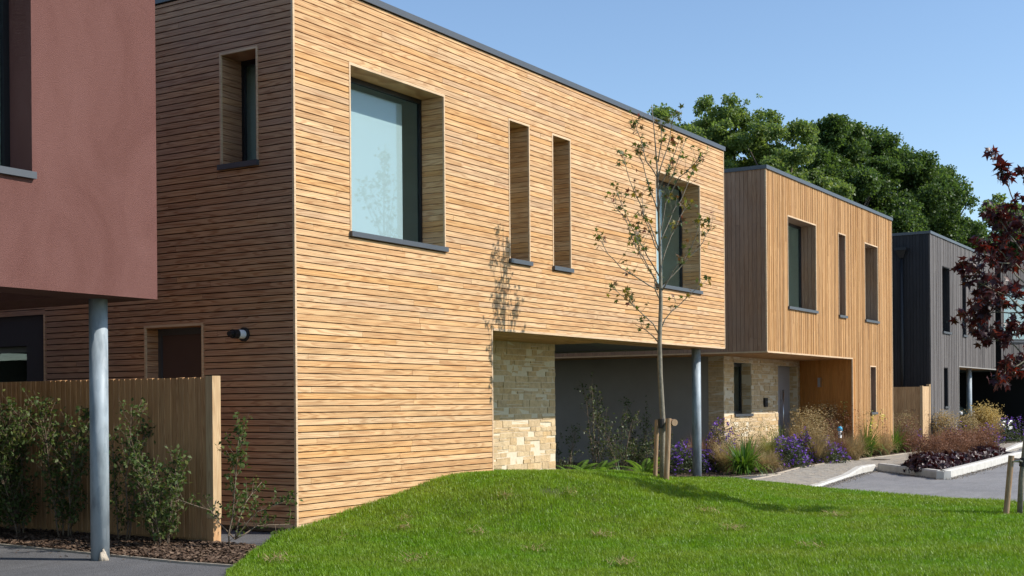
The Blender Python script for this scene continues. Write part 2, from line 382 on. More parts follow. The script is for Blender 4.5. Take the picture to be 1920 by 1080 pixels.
def window(par, F, u0, u1, z0, z1, depth, axis, liner, trim=True, blind=None, jamb_m=None, sillm=None, mull=None, fr=.06, room=(.4, .9), label=None, roomm=None):
    """opening u0..u1 x z0..z1 in a wall whose face is d=0 (outside is +d)"""
    w = MB(); D = -depth
    w.fbox(F, u0, u0 + fr, z0, z1, D - .05, D); w.fbox(F, u1 - fr, u1, z0, z1, D - .05, D)
    w.fbox(F, u0 + fr, u1 - fr, z1 - fr - .02, z1, D - .05, D); w.fbox(F, u0 + fr, u1 - fr, z0, z0 + fr + .01, D - .05, D)
    if mull: w.fbox(F, mull, mull + fr, z0 + fr + .01, z1 - fr - .02, D - .05, D - .003)
    wo = w.build('window', M_frame, par); 
    if label: wo["label"] = label
    g = MB(); g.fbox(F, u0 + fr - .01, u1 - fr + .01, z0 + fr, z1 - fr - .01, D - .034, D - .028); g.build('pane', M_glass, wo)
    r = MB(); t = .022
    o = Vector(F(u0, 0, 0)); U = Vector(F(1, 0, 0)) - Vector(F(0, 0, 0)); N = Vector(F(0, 0, 1)) - Vector(F(0, 0, 0))
    L = frame(o, -N, U); Rr = frame(Vector(F(u1, 0, 0)), -N, -U)
    if liner is not None:
        ja = 'h' if axis == 'h' else 'v'
        for fx in (L, Rr):
            clad(r, fx, .02, depth, z0, z1 - t, [], ja, .075 if axis == 'h' else .09, .006, t, (5, 6))
        r.fbox(F, u0, u1, z1 - t, z1, D, -.02)
        r.build('reveal', liner, wo)
    if trim:
        q = MB(); k = .026
        q.fbox(F, u0 - .004, u0 + k - .004, z0 - .02, z1 - k, -.02, .006); q.fbox(F, u1 - k + .004, u1 + .004, z0 - .02, z1 - k, -.02, .006)
        q.fbox(F, u0 - .004, u1 + .004, z1 - k, z1 + .004, -.02, .006); q.build('trim', M_trim, wo)
    sl = MB(); sl.fbox(F, u0 + .0, u1 + .0, z0 - .05, z0 + .004, D, -.004); sl.fbox(F, u0 - .015, u1 + .015, z0 - .055, z0 + .006, -.004, .045)
    sl.build('sill', M_coping, wo)
    if blind:
        b = MB(); b.fbox(F, blind[0], blind[1], z0 + .05, z1 - blind[2], D - .12, D - .11); b.build('blind', M_blind, wo)
    if room:
        b = MB(); a0, a1, b0, b1 = u0 - room[0], u1 + room[1], z0 - .9, z1 + .25
        A = lambda u, z, d: F(u, z, D - .06 - d)
        P = [A(u, z, d) for d in (0, 2.2) for u, z in ((a0, b0), (a1, b0), (a1, b1), (a0, b1))]
        b.pts(P, [(4, 5, 6, 7), (0, 1, 5, 4), (1, 2, 6, 5), (2, 3, 7, 6), (3, 0, 4, 7)])
        b.build('interior', roomm or M_room, wo)
    return wo
def coping(par, x0, x1, y0, y1, z0, z1, o=.03):
    c = MB(); w = .3
    c.box(x0 - o, x1 + o, y0 - o, y0 + w, z0, z1); c.box(x0 - o, x0 + w, y0 + w, y1 - w, z0, z1 - .002)
    c.box(x1 - w, x1 + o, y0 + w, y1 - w, z0, z1 - .002); c.box(x0 - o, x1 + o, y1 - w, y1 + o, z0, z1)
    c.build('coping', M_coping, par)
    r = MB(); r.box(x0 + w, x1 - w, y0 + w, y1 - w, z0 - .3, z1 - .06); r.build('roof', M_ceiling, par)
def pole(par, x, y, z0, z1, rad):
    p = MB(); p.tube([(x, y, z0), (x, y, z1)], rad, 32); o = p.build('steel_post', M_steel, par, True)
    o.data.polygons[-1].use_smooth = o.data.polygons[-2].use_smooth = False; return o
ZS, ZC, ZT = 2.52, 6.41, 6.49      # soffit, top of cladding, top of coping
SILL, HEAD = 3.56, 5.58

# ------------------------------------------------------------------ house with horizontal boards
h1 = thing('timber_house', 'large two storey house clad in horizontal honey coloured larch boards, nearest the lawn', 'house', (0, 0, 0), 'modern box houses in a row')
Ff = frame((0, 0, 0), (1, 0, 0), (0, -1, 0)); Fl = frame((0, 0, 0), (0, 1, 0), (-1, 0, 0))
fh = [(1., 3., SILL, HEAD + .02), (4.61, 5.19, SILL, HEAD + .01), (5.86, 6.43, SILL, HEAD + .01), (9.48, 11.43, SILL, HEAD), (4.14, 13, -1, ZS)]
b = MB(); clad(b, Ff, .028, 12.575, .12, ZC, fh, 'h', .0752, .0118, .022, d0=-.022); b.build('front_cladding', M_board, h1)
b = MB(); backing(b, Ff, .1, 12.55, .1, ZC, fh, -.2, -.045); b.build('front_membrane', M_void, h1)
lh = [(.545, 1.145, 4.32, 5.65), (1.455, 2.46, -1, 2.47)]
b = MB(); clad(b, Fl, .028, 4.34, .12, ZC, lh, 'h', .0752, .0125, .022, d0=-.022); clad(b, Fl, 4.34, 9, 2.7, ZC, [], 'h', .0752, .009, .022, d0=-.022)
b.build('side_cladding', M_side, h1)
b = MB(); backing(b, Fl, .12, 4.34, .1, ZC, lh, -.2, -.045); b.build('side_membrane', M_void, h1)
b = MB()
b.box(-.004, .026, -.004, .026, .07, ZC); b.box(.026, 4.14, -.003, .03, .07, .115); b.box(-.003, .03, .026, 1.455, .07, .115); b.box(-.003, .03, 2.46, 4.34, .07, .115)
b.box(12.577, 12.603, -.003, .03, ZS, ZC); b.box(4.114, 4.143, -.004, .03, .115, ZS - .0); b.box(4.143, 12.577, -.004, .03, ZS - .012, ZS + .02); b.box(-.003, .03, 4.335, 4.365, .07, 2.7)
pieces('edge_trim', b, M_trim, h1)
coping(h1, 0, 12.6, 0, 9, ZC, ZT)
b = MB()
clad(b, lambda u, z, d: (u, z, ZS + .012 - d), 4.14, 12.57, .03, .77, [], 'h', .105, .004, .02)
clad(b, lambda u, z, d: (u, z, ZS + .012 - d), 4.14, 8.68, .77, 1.6, [], 'h', .105, .004, .02)
b.build('soffit', M_soffit, h1)
b = MB(); b.box(4.2, 12.55, .06, 1.6, ZS + .014, ZS + .05); b.box(8.685, 12.58, .775, 9, ZS + .03, ZS + .1); b.build('carport_ceiling', M_ceiling, h1)
b = MB(); b.box(12.58, 12.6, .03, 9, ZS, ZC); b.box(.2, 12.5, 8.9, 9, 0, ZC); b.box(4.14, 4.2, .05, 1.6, 0, ZS); b.box(8.55, 8.68, 1.7, 9, 0, ZS); b.box(.16, 4.1, .16, .3, -.1, .14); b.box(.16, .3, .3, 4.3, -.1, .14); b.build('rear_walls', M_render, h1)
b = MB(); stonework(b, frame((0, 1.66, 0), (1, 0, 0), (0, -1, 0)), 4.2, 8.68, -.1, ZS, []); b.build('stone_wall', [M_stone, M_mortar], h1)
window(h1, Ff, *fh[0], .36, 'h', M_board, blind=(1.02, 2.68, .13))
window(h1, Ff, *fh[1], .36, 'h', M_board, room=(.1, .3)); window(h1, Ff, *fh[2], .36, 'h', M_board, room=(.2, .6))
window(h1, Ff, *fh[3], .36, 'h', M_board, blind=(9.5, 10.62, .12))
wl = window(h1, Fl, *lh[0], .34, 'h', M_side, room=None)
b = MB(); b.fbox(Fl, .62, .65, 4.8, 4.83, -.37, -.33); b.fbox(Fl, .63, .65, 4.7, 4.83, -.33, -.315); b.build('handle', M_white, wl)
# side door
b = MB(); b.fbox(Fl, 1.56, 2.38, .1, 2.36, -.27, -.22); dr = b.build('door', M_bdoor, h1)
b = MB(); b.fbox(Fl, 1.48, 1.56, .1, 2.44, -.28, -.2); b.fbox(Fl, 2.38, 2.44, .1, 2.44, -.28, -.2); b.fbox(Fl, 1.56, 2.38, 2.36, 2.44, -.28, -.2); b.build('frame', M_coping, dr)
b = MB(); clad(b, frame((0, 2.46, 0), (1, 0, 0), (0, -1, 0)), .02, .28, .1, 2.44, [], 'h', .075, .006, .022, (5, 6)); clad(b, frame((0, 1.455, 0), (1, 0, 0), (0, 1, 0)), .02, .28, .1, 2.44, [], 'h', .075, .006, .022, (5, 6)); b.fbox(Fl, 1.455, 2.46, 2.44, 2.47, -.28, -.02); b.build('reveal', M_side, dr)
b = MB(); b.fbox(Fl, 1.45, 1.478, .07, 2.445, -.02, .006); b.fbox(Fl, 2.437, 2.464, .07, 2.445, -.02, .006); b.fbox(Fl, 1.45, 2.464, 2.445, 2.474, -.02, .006); b.build('trim', M_trim, dr)
pole(h1, 12.1, .4, -.05, ZS + .005, .088)
# boiler flue on the side wall
b = MB(); b.tube([(0.01, .78, 2.31), (-.025, .78, 2.31)], .082, 24); fl = b.build('flue_terminal', M_blk, h1, False)
b = MB(); b.tube([(-.025, .78, 2.31), (-.12, .78, 2.31)], .052, 20); b.build('pipe', M_white, fl, False)
b = MB(); b.tube([(-.12, .78, 2.31), (-.20, .78, 2.31)], .054, 20); b.tube([(-.20, .78, 2.31), (-.225, .78, 2.31), (-.226, .78, 2.31), (-.26, .78, 2.31)], [.035, .035, .03, .03], 16); b.build('end_cap', M_blk, fl, False)
# dark rear part of the same side with a glazed door
b = MB(); rh = [(4.75, 6.6, .08, 2.3)]; Fr = frame((.03, 0, 0), (0, 1, 0), (-1, 0, 0))
backing(b, Fr, 4.365, 9, -.1, 2.7, rh, -.2, 0); b.build('rear_render', plain('charcoal_render', (.045, .045, .052), .95, .08, 1.5), h1)
window(h1, Fr, 4.75, 6.6, .1, 2.3, .12, 'h', None, False, mull=5.6, room=(.1, .1), roomm=M_void)  # room box coloured black in place of real indoor shade

# ------------------------------------------------------------------ house with vertical slats
h2 = thing('slatted_house', 'middle house clad in narrow vertical cedar slats above a stone entrance wall', 'house', (14.9, 0, 0), 'modern box houses in a row')
F2 = frame((0, 0, 0), (1, 0, 0), (0, -1, 0)); F2l = frame((14.9, 0, 0), (0, 1, 0), (-1, 0, 0))
h2h = [(16.2, 18.13, SILL, HEAD), (19.78, 20.36, SILL, HEAD), (21.95, 23.14, SILL, HEAD - .02), (22.37, 22.9, 1.15, 2.37), (14, 20.88, -1, ZS)]
WD = [.022, .026, .03, .034, .042]
b = MB(); clad(b, F2, 14.93, 24.47, .1, ZC, h2h, 'v', .045, .0055, .04, (1.8, 3.9), [0, 0, .004, .010], WD, d0=-.04); b.build('front_cladding', M_slat, h2)
b = MB(); backing(b, F2, 14.95, 24.45, .1, ZC, h2h[:4] + [(14, 21.2, -1, ZS + .02)], -.2, -.06); b.build('front_membrane', M_void, h2)
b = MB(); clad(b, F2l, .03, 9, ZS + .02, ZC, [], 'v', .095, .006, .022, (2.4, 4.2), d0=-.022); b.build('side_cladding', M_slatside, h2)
b = MB(); backing(b, F2l, .1, 9, ZS + .05, ZC, [], -.2, -.045); b.build('side_membrane', M_void, h2)
b = MB(); b.box(14.897, 14.927, -.004, .028, ZS, ZC); b.box(14.927, 20.855, -.004, .03, ZS - .012, ZS + .022); b.box(20.855, 20.883, -.004, .03, .1, ZS + .022); b.box(24.475, 24.503, -.004, .03, .1, ZC); b.box(14.897, 14.927, .028, 9, ZS - .012, ZS + .018)
pieces('edge_trim', b, M_trim, h2)
coping(h2, 14.9, 24.5, 0, 9, ZC, ZT)
b = MB(); clad(b, lambda u, z, d: (u, z, ZS + .012 - d), 14.93, 21.6, .03, 1.62, [(20.9, 22, .03, .3)], 'h', .105, .004, .02); clad(b, lambda u, z, d: (u, z, ZS + .012 - d), 14.93, 16.5, 1.62, 9, [], 'h', .105, .004, .02); b.build('soffit', M_soffit, h2)
b = MB(); b.box(15., 21.6, .06, 9, ZS + .014, ZS + .06); b.box(24.4, 24.5, .05, 9, .05, ZC); b.box(16.45, 24.4, 8.9, 9, 0, ZC); b.build('rear_walls', M_render, h2)
b = MB(); b.box(16.42, 16.6, 2.0, 9, -.1, ZS); b.build('side_render', M_render, h2)
sh = [(17.0, 18.1, 1.17, 2.38), (19.9, 21.36, -1, 2.36)]
b = MB(); stonework(b, frame((0, 1.66, 0), (1, 0, 0), (0, -1, 0)), 16.42, 21.62, -.1, ZS, sh); stonework(b, frame((16.46, 0, 0), (0, 1, 0), (-1, 0, 0)), 1.62, 2.0, -.1, ZS, [])
for uu, ou in ((18.1, -1), (21.36, -1)):
    stonework(b, frame((uu + .05, 1.62, 0), (0, 1, 0), (ou, 0, 0)), 0.01, .3, 1.17 if uu < 19 else -.1, 2.38, [])
for uu in (17.0, 19.9):
    stonework(b, frame((uu - .05, 1.62, 0), (0, 1, 0), (1, 0, 0)), 0.01, .3, 1.17 if uu < 19 else -.1, 2.38, [])
b.build('stone_wall', [M_stone, M_mortar], h2)
Fst = frame((0, 1.61, 0), (1, 0, 0), (0, -1, 0))
window(h2, Fst, 17.0, 18.1, 1.17, 2.38, .25, 'h', None, False)
b = MB(); b.fbox(Fst, 20.56, 21.28, .02, 2.28, -.28, -.23); dr = b.build('door', M_door, h2)
b = MB(); b.fbox(Fst, 19.9, 20.56, .0, 2.36, -.3, -.22); b.fbox(Fst, 21.28, 21.36, 0, 2.36, -.3, -.22); b.fbox(Fst, 20.56, 21.28, 2.28, 2.36, -.3, -.22); b.build('frame', M_door, dr)
b = MB(); b.tube([Fst(20.68, .45, -.15), Fst(20.68, 1.75, -.15)], .022, 12)
for z in (.7, 1.5): b.tube([Fst(20.68, z, -.15), Fst(20.68, z, -.24)], .014, 8)
b.build('handle', M_chrome, dr, True)
b = MB(); b.fbox(Fst, 18.88, 19.06, 1.33, 1.55, .0, .05); lb = b.build('letterbox', M_blk, h2)
b = MB(); b.fbox(Fst, 18.9, 19.04, 1.44, 1.47, .05, .056); b.build('flap', M_coping, lb)
sp = Vector((21.55 - 20.9, 1.62 - .03, 0)); ln = sp.length; sp.normalize(); Fsp = frame((20.9, .03, 0), sp, (-sp.y, sp.x, 0))
b = MB(); clad(b, Fsp, 0, ln, .05, ZS, [], 'v', .09, .005, .022, (4, 5)); b.fbox(Fsp, 0, ln, .05, ZS, -.1, -.01); b.build('entrance_cladding', M_slatin, h2)
b = MB(); b.fbox(Fsp, .95, 1.03, 1.82, 2.06, .024, .1); b.build('wall_light', M_chrome, h2)
b = MB(); b.tube([Fsp(.92, .78, .02), Fsp(.92, .78, .05)], .045, 14); tp = b.build('outside_tap', M_blk, h2)
b = MB(); b.tube([Fsp(.92, .78, .05), Fsp(.92, .78, .09)], .02, 10); b.build('spout', M_chrome, tp)
for i, h in enumerate(h2h[:4]): window(h2, F2, *h, .36, 'v', M_slatin if i == 9 else M_slatside, blind=(16.25, 16.92, .1) if i == 0 else None)

# ------------------------------------------------------------------ dark slatted houses
h3 = thing('dark_house', 'charcoal slatted house third in the row, behind the maple with a car port', 'house', (27.86, -.2, 0), 'modern box houses in a row')
Y3 = -.2
F3 = frame((0, Y3, 0), (1, 0, 0), (0, -1, 0)); F3l = frame((27.86, Y3, 0), (0, 1, 0), (-1, 0, 0))
h3h = [(29.33, 30.35, SILL, HEAD), (32.0, 32.53, SILL, HEAD), (34.15, 35.95, SILL, HEAD - .03), (29.48, 30.02, 1.25, 2.46), (31.45, 38, -1, ZS)]
b = MB(); clad(b, F3, 27.89, 37.07, .1, ZC, h3h, 'v', .07, .007, .03, (1.8, 3.9), [0, .01], [.05, .07, .085], d0=-.03); b.build('front_cladding', M_dslat, h3)
b = MB(); backing(b, F3, 27.9, 37.05, .1, ZC, h3h, -.2, -.06); b.build('front_membrane', M_void, h3)
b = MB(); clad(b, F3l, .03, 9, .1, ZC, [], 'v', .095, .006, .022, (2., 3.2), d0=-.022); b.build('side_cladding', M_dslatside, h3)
b = MB(); backing(b, F3l, .1, 9, .05, ZC, [], -.2, -.045); b.build('side_membrane', M_void, h3)
coping(h3, 27.86, 37.1, Y3, 9, ZC, ZT)
b = MB(); b.box(31.45, 37.07, Y3 + .03, .7, ZS - .008, ZS + .03); b.build('soffit', M_soffit, h3)
b = MB(); b.box(31.4, 37.1, .7, 9, ZS, ZS + .06); b.box(31.4, 31.48, Y3 + .05, 9, 0, ZS); b.box(31.48, 44, 6., 6.1, 0, ZS); b.box(37.0, 37.1, Y3 + .05, 9, ZS + .01, ZC); b.box(28, 37, 8.9, 9, 0, ZC); b.build('carport_walls', M_black, h3)
b = MB(); b.box(31.425, 31.452, Y3 - .004, Y3 + .03, .1, ZS + .02); b.box(31.452, 37.1, Y3 - .004, Y3 + .03, ZS - .012, ZS + .022); b.build('edge_trim', plain("grey_trim", (.26, .25, .23), .7), h3)
for h in h3h[:4]: window(h3, F3, *h, .36, 'v', M_dslatside, trim=False)
pole(h3, 34.9, .25, -.05, ZS, .09)
b = MB(); b.tube([F3l(.82, .0, .05), F3l(.82, 5.75, .05)], .045, 12); dp = b.build('downpipe', M_blk, h3, True)
b = MB(); b.hexa([F3l(.76, 5.72, .01), F3l(.88, 5.72, .01), F3l(.88, 5.72, .1), F3l(.76, 5.72, .1), F3l(.66, 5.95, .01), F3l(.98, 5.95, .01), F3l(.98, 5.95, .2), F3l(.66, 5.95, .2)]); b.fbox(F3l, .64, 1.0, 5.95, 6.03, .01, .22); b.build('hopper_head', M_blk, dp)
h4 = thing('dark_house', 'far charcoal slatted house turned towards the road, half hidden by purple maple leaves', 'house', (37.3, -.35, 0), 'modern box houses in a row')
uu = Vector((.8, -.6, 0)); nn = Vector((-.6, -.8, 0)); F4 = frame((37.35, -.35, 0), uu, nn)
h4h = [(.12, 2.2, SILL, HEAD), (3.4, 5.0, SILL, HEAD), (-1, 1.75, -1, ZS)]
b = MB(); clad(b, F4, 0, 9, .1, ZC, h4h, 'v', .09, .009, .03, (1.8, 3.9), [0, .01], d0=-.03); b.build('front_cladding', M_dslat, h4)
b = MB(); backing(b, F4, .02, 9, .1, ZC, h4h, -.2, -.06); b.fbox(F4, 0, .1, ZS, ZC, -6, -.2); b.fbox(F4, 1.76, 1.9, 0, ZS, -6, -.2); b.fbox(F4, 8.9, 9., 0, ZC, -6, -.2); b.build('walls', M_void, h4)
b = MB(); b.fbox(F4, -.03, 9.03, ZC, ZT, -6, .03); b.build('coping', M_coping, h4)
b = MB(); b.fbox(F4, 0, 1.75, ZS - .01, ZS + .03, -6, -.01); b.build('soffit', M_ceiling, h4)
b = MB(); stonework(b, frame(F4(0, 0, 0.01), uu, nn), 1.75, 5, -.1, ZS, []); b.build('stone_wall', [M_stone, M_mortar], h4)
for h in h4h[:2]: window(h4, F4, *h, .15, 'v', None, trim=False, blind=(h[0] + .05, h[1] - .3, .1))  # blinds added as stand-ins for sky reflected in these panes
b = MB(); b.box(36.9, 37.15, 5.93, 6.0, 1.7, 2.0); b.build('wall_light', M_white, h3)

# ------------------------------------------------------------------ red rendered house
hr = thing('red_rendered_house', 'red brown rendered house on a steel post at the left edge of the view', 'house', (-2.31, -.28, 0), 'modern box houses in a row')
YR, XR = -.28, -2.31
Fr_ = frame((0, YR, 0), (1, 0, 0), (0, -1, 0))
rh = [(-5.75, -3.74, SILL - .02, HEAD + .01)]
b = MB(); backing(b, Fr_, -14, XR, ZS, ZC, rh, -.3, 0); b.box(XR - .3, XR, YR + .3, 9, ZS, ZC); b.box(-14, -13.7, YR + .3, 16, ZS, ZC); b.build('rendered_walls', M_red, hr)
b = MB(); b.box(-14, XR - .3, YR + .3, .25, ZS, ZS + .2); b.box(XR - .75, XR - .3, .25, 16, ZS, ZS + .2); b.build('soffit_band', M_red, hr)
b = MB(); b.box(-14, XR - .75, .25, 16, ZS + .21, ZS + .26); b.build('soffit', M_ceiling, hr)
b = MB(); b.box(-14, -7, 2.2, 16, 0, ZS); b.build('ground_floor_wall', M_render, hr)  # house lengthened out of view so its dark wall fills the glazed door's reflection
coping(hr, -14, XR, YR, 16, ZC, ZT)
window(hr, Fr_, *rh[0], .3, 'h', None, False, blind=(-5.7, -4.1, .1))
pole(hr, -2.665, .15, -.02, ZS + .003, .088)
b = MB()
for k in range(7): b.tube([(-2.70 + random.uniform(-.03, .03), .055 + random.uniform(-.012, .012), .0), (-2.70 + random.uniform(-.03, .03), .06, .06 + random.uniform(0, .06))], [.026, .012], 6)
b.build('mortar_lump', M_edge, hr, True)

# ------------------------------------------------------------------ ground
def ss(a, b_, x): t = np.clip((x - a) / (b_ - a), 0, 1); return t * t * (3 - 2 * t)
def hgt(x, y):
    dx = x - 3.459; dy = y + 1.16; u = dx * .996 + dy * .09; v = -dx * .09 + dy * .996
    h = .513 * np.exp(-(u / np.where(u < 0, 2.377, 4.471)) ** 2) * np.exp(-(v / np.where(v < 0, 1.9, 6.138)) ** 2)
    h = h + .05 * np.exp(-((x - 5.3) / 1.2) ** 2 - ((y + 2.2) / 1.1) ** 2)
    return h + .012 * np.sin(x * 1.9 + y * .7) * np.cos(y * 1.3 - x * .4) * np.clip(h * 6, 0, 1) + .012
LAWN = [(-2.87, -1.72), (-1.63, -.88), (-.47, -.11), (.1, -.012), (4.1, -.012), (4.25, 1.55), (8.72, 1.55), (9.1, .35), (11.2, .0), (11.0, -.85), (9.7, -2.7), (8.75, -4.4), (8.0, -6.4), (7.4, -9.5), (5, -16), (-12, -16), (-9, -8.5), (-5.5, -4.3)]
def inside(P, poly):
    x, y = P[:, 0], P[:, 1]; r = np.zeros(len(P), bool); n = len(poly)
    for i in range(n):
        x0, y0 = poly[i]; x1, y1 = poly[(i + 1) % n]
        c = ((y0 > y) != (y1 > y)) & (x < (x1 - x0) * (y - y0) / (y1 - y0 + 1e-12) + x0); r ^= c
    return r
def slab(name, poly, z, mat, kind='structure', t=.05):
    n = len(poly); b = MB()
    a = sum(poly[i][0] * poly[(i + 1) % n][1] - poly[(i + 1) % n][0] * poly[i][1] for i in range(n))
    if a < 0: poly = poly[::-1]
    b.pts([(x, y, z) for x, y in poly] + [(x, y, z - t) for x, y in poly], [tuple(range(n))] + [(i, n + i, n + (i + 1) % n, (i + 1) % n) for i in range(n)])
    return tag(b.build(name, mat), kind=kind)
slab('ground', [(-300, -300), (400, -300), (400, 400), (-300, 400)], -.12, M_verge)
slab('path', [(-9, -8.4), (-5.5, -4.25), (-2.87, -1.7), (-2.44, -1.42), (-2.47, -.75), (-2.4, .35), (-2.3, 2.2), (-2.2, 9), (-14, 9), (-30, -10), (-14, -16)], 0., M_path)
slab('side_path', [(-1.1, .2), (-1.14, -.42), (-.3, -.2), (.3, .25), (.3, 9), (-1.05, 9)], .006, M_path)
slab('mulch_bed', [(-2.44, -1.45), (-1.55, -.85), (-1.12, -.5), (-1.1, 9), (-2.2, 9), (-2.3, 2.2), (-2.4, .35), (-2.47, -.75)], .012, M_soil)
slab('front_path', [(8.7, .38), (13.05, -.45), (13.5, -.78), (9.6, -2.7), (8., -1.)], -.004, M_path)
slab('road', [(13.5, -.9), (9.0, -3.), (6.8, -10), (4, -40), (90, -60), (120, -2.2), (26.5, -2.5), (23.7, -2.6), (16.2, -1.85)], -.035, M_road)
slab('planting_bed', [(8.5, .42), (13.05, -.47), (13.75, -.62), (16.2, -.25), (18.4, -.12), (19.4, -.25), (23.3, -.35), (26.9, -.4), (27.0, 7), (8.5, 7)], .012, M_soil)
slab('far_bed', [(27.85, -.75), (33.4, -1.1), (35.5, -1.3), (35.5, -.5), (31.4, .1), (27.85, -.1)], .012, M_soil)
# paved path of laid blocks
pv = MB()
poly = [(13.5, -.8), (13.75, -.64), (16.2, -.27), (18.4, -.14), (19.4, -.27), (23.3, -.37), (26.9, -.42), (27.9, -.8), (33.4, -1.15), (36, -1.3), (60, -1.2), (60, -2.3), (26.6, -2.46), (23.7, -2.5), (16.3, -1.72), (15.5, -1.72), (13.9, -1.95), (11, -2.3), (9.7, -2.42), (10.9, -1.)]
P = []
xg = np.arange(9.6, 42, .2); yg = np.arange(-2.6, -.05, .1)
for j, y in enumerate(yg):
    for x in xg: P.append((x + (.1 if j % 2 else 0), y))
P = np.array(P); okp = inside(P + [.1, .05], poly)
for x, y in P[okp]:
    z = random.uniform(-.0015, .0015) + .004
    pv.box(x + .003, x + .197, y + .003, y + .097, -.03, z)
tag(pv.build('paving', M_pave), kind='structure')
slab('paving_bed', poly, -.012, M_path, t=.03)
# kerbs
def kerb(name, pts, w=.14, z0=-.1, zt=None, inward=1, step=.92):
    b = MB(); zt = zt or [.1] * len(pts)
    for i in range(len(pts) - 1):
        p, q = Vector((*pts[i], 0)), Vector((*pts[i + 1], 0)); d = (q - p); L = d.length; d.normalize(); nr = Vector((-d.y, d.x, 0)) * w * inward
        n = max(1, round(L / step))
        for k in range(n):
            a = p + d * (L * k / n + .003); c = p + d * (L * (k + 1) / n - .003)
            za = zt[i] + (zt[i + 1] - zt[i]) * k / n; zb = zt[i] + (zt[i + 1] - zt[i]) * (k + 1) / n; ch = nr * .16
            v = [a, c, c + nr, a + nr]
            low = [(x.x, x.y, z0) for x in v]
            mid = [(a.x, a.y, za - .03), (c.x, c.y, zb - .03), (v[2].x, v[2].y, zb), (v[3].x, v[3].y, za)]
            top = [(a + ch, za), (c + ch, zb)]
            V = low + mid + [(t.x, t.y, z) for t, z in top]
            b.pts(V, [(0, 1, 5, 4), (4, 5, 9, 8), (8, 9, 6, 7), (2, 3, 7, 6), (1, 2, 6, 9, 5), (3, 0, 4, 8, 7)])
    return tag(b.build(name, M_kerb), kind='structure')
kerb('dropped_kerb', [(9.6, -2.6), (11.0, -2.44), (13.9, -2.05), (15.45, -1.86), (16.25, -1.9)], zt=[.0, .0, .012, .10, .11])
kerb('planter_kerb', [(16.3, -1.92), (13.78, -3.9), (18, -3.75), (23.7, -3.5), (23.9, -2.5)], zt=[.125] * 5, inward=1)
kerb('far_kerb', [(23.9, -2.55), (26.6, -2.5), (30.4, -2.25), (30.9, -2.2), (40, -2.3)], zt=[.0, .01, .11, .11, .11])
slab('planter_bed', [(16.5, -2.02), (14.05, -3.82), (18, -3.65), (23.65, -3.42), (23.75, -2.52)], .05, M_soil, t=.1)
def edging(name, pts, w=.025, z=.02):
    b = MB()
    for p, q in zip(pts[:-1], pts[1:]):
        p, q = Vector((*p, 0)), Vector((*q, 0)); d = (q - p).normalized(); n = Vector((-d.y, d.x, 0)) * w
        c = [p, q, q + n, p + n]; b.hexa([(v.x, v.y, -.05) for v in c] + [(v.x, v.y, z) for v in c])
    return tag(b.build(name, M_edge), kind='structure')
edging('path_edging', [(-2.44, -1.42), (-2.47, -.75), (-2.4, .35), (-2.3, 2.2), (-2.2, 9)])
edging('side_edging', [(-1.14, .2), (-1.14, -.42)])
edging('paving_edging', [(10.6, -.95), (13.5, -.80), (13.75, -.64), (16.2, -.27), (18.4, -.14), (19.4, -.27), (23.3, -.37), (26.9, -.42)], .05)
edging('bed_edging', [(8.9, .4), (13.05, -.47), (13.7, -.63)], .03, .015)

# lawn: turfed mound
step = .12; gx = np.arange(-12, 12, step); gy = np.arange(-16, 1.8, step)
X, Y = np.meshgrid(gx, gy); Z = hgt(X, Y); V = np.stack([X, Y, Z], -1).reshape(-1, 3); nx = len(gx)
idx = np.arange(len(V)).reshape(X.shape); q = np.stack([idx[:-1, :-1], idx[:-1, 1:], idx[1:, 1:], idx[1:, :-1]], -1).reshape(-1, 4)
cen = V[q].mean(1); q = q[inside(cen, LAWN)]; us, iv = np.unique(q, return_inverse=True)
tag(arr_mesh('lawn', V[us], [iv.reshape(q.shape)], M_lawn, smooth=True), kind='structure')
def blades(n, area, zfun, poly, hmin, hmax, wid, dens=None):
    p = RNG.uniform((area[0], area[2]), (area[1], area[3]), (n, 2)); k = inside(p, poly)
    d = np.hypot(p[:, 0] - CAM[0], p[:, 1] - CAM[1]); k &= RNG.random(n) < np.clip((12.5 / d) ** 1.1, 0, 1)
    rel = np.stack([p[:, 0] - CAM[0], p[:, 1] - CAM[1]], 1); dep = rel @ np.array(fw[:2]); lat = rel @ np.array([fw[1], -fw[0]])
    k &= (np.abs(lat) < dep * .44 + 1) & (dep > 7.5)
    for sx, sy, sr in [(2.46, -1.89, 0.16), (3.39, -1.2, 0.12), (1.6, -6.43, 0.07), (-0.61, -6.22, 0.1), (0.37, -6.88, 0.05), (4.33, 0.73, 0.06), (5.36, -1.52, 0.05), (1.35, -4.28, 0.05)]: k &= (np.hypot(p[:, 0] - sx, p[:, 1] - sy) > sr * (.7 + .5 * RNG.random(n))) | (RNG.random(n) < .12)   # worn spots
    p = p[k]; n = len(p); d = d[k]
    h = RNG.uniform(hmin, hmax, n) * (.8 + .4 * np.sin(p[:, 0] * 1.7 + 2 * np.sin(p[:, 1])) ** 2); a = RNG.uniform(0, 2 * np.pi, n); w = wid * RNG.uniform(.7, 1.2, n) * np.clip(d / 12, 1, 1.8)
    z = zfun(p[:, 0], p[:, 1]) - .004; side = np.stack([np.cos(a), np.sin(a), np.zeros(n)], 1) * w[:, None]
    ln = np.stack([-np.sin(a), np.cos(a), np.zeros(n)], 1) * (h * RNG.uniform(.05, .8, n))[:, None]
    b0 = np.column_stack([p, z]); mid = b0 + ln * .35; mid[:, 2] += h * .6; tip = b0 + ln; tip[:, 2] += h * RNG.uniform(.75, 1., n)
    V = np.stack([b0 - side * .5, b0 + side * .5, mid + side * .4, mid - side * .4, tip], 1).reshape(-1, 3)
    i = np.arange(n)[:, None] * 5
    return V, [i + np.array([[0, 1, 2, 3]]), i + np.array([[3, 2, 4]])]
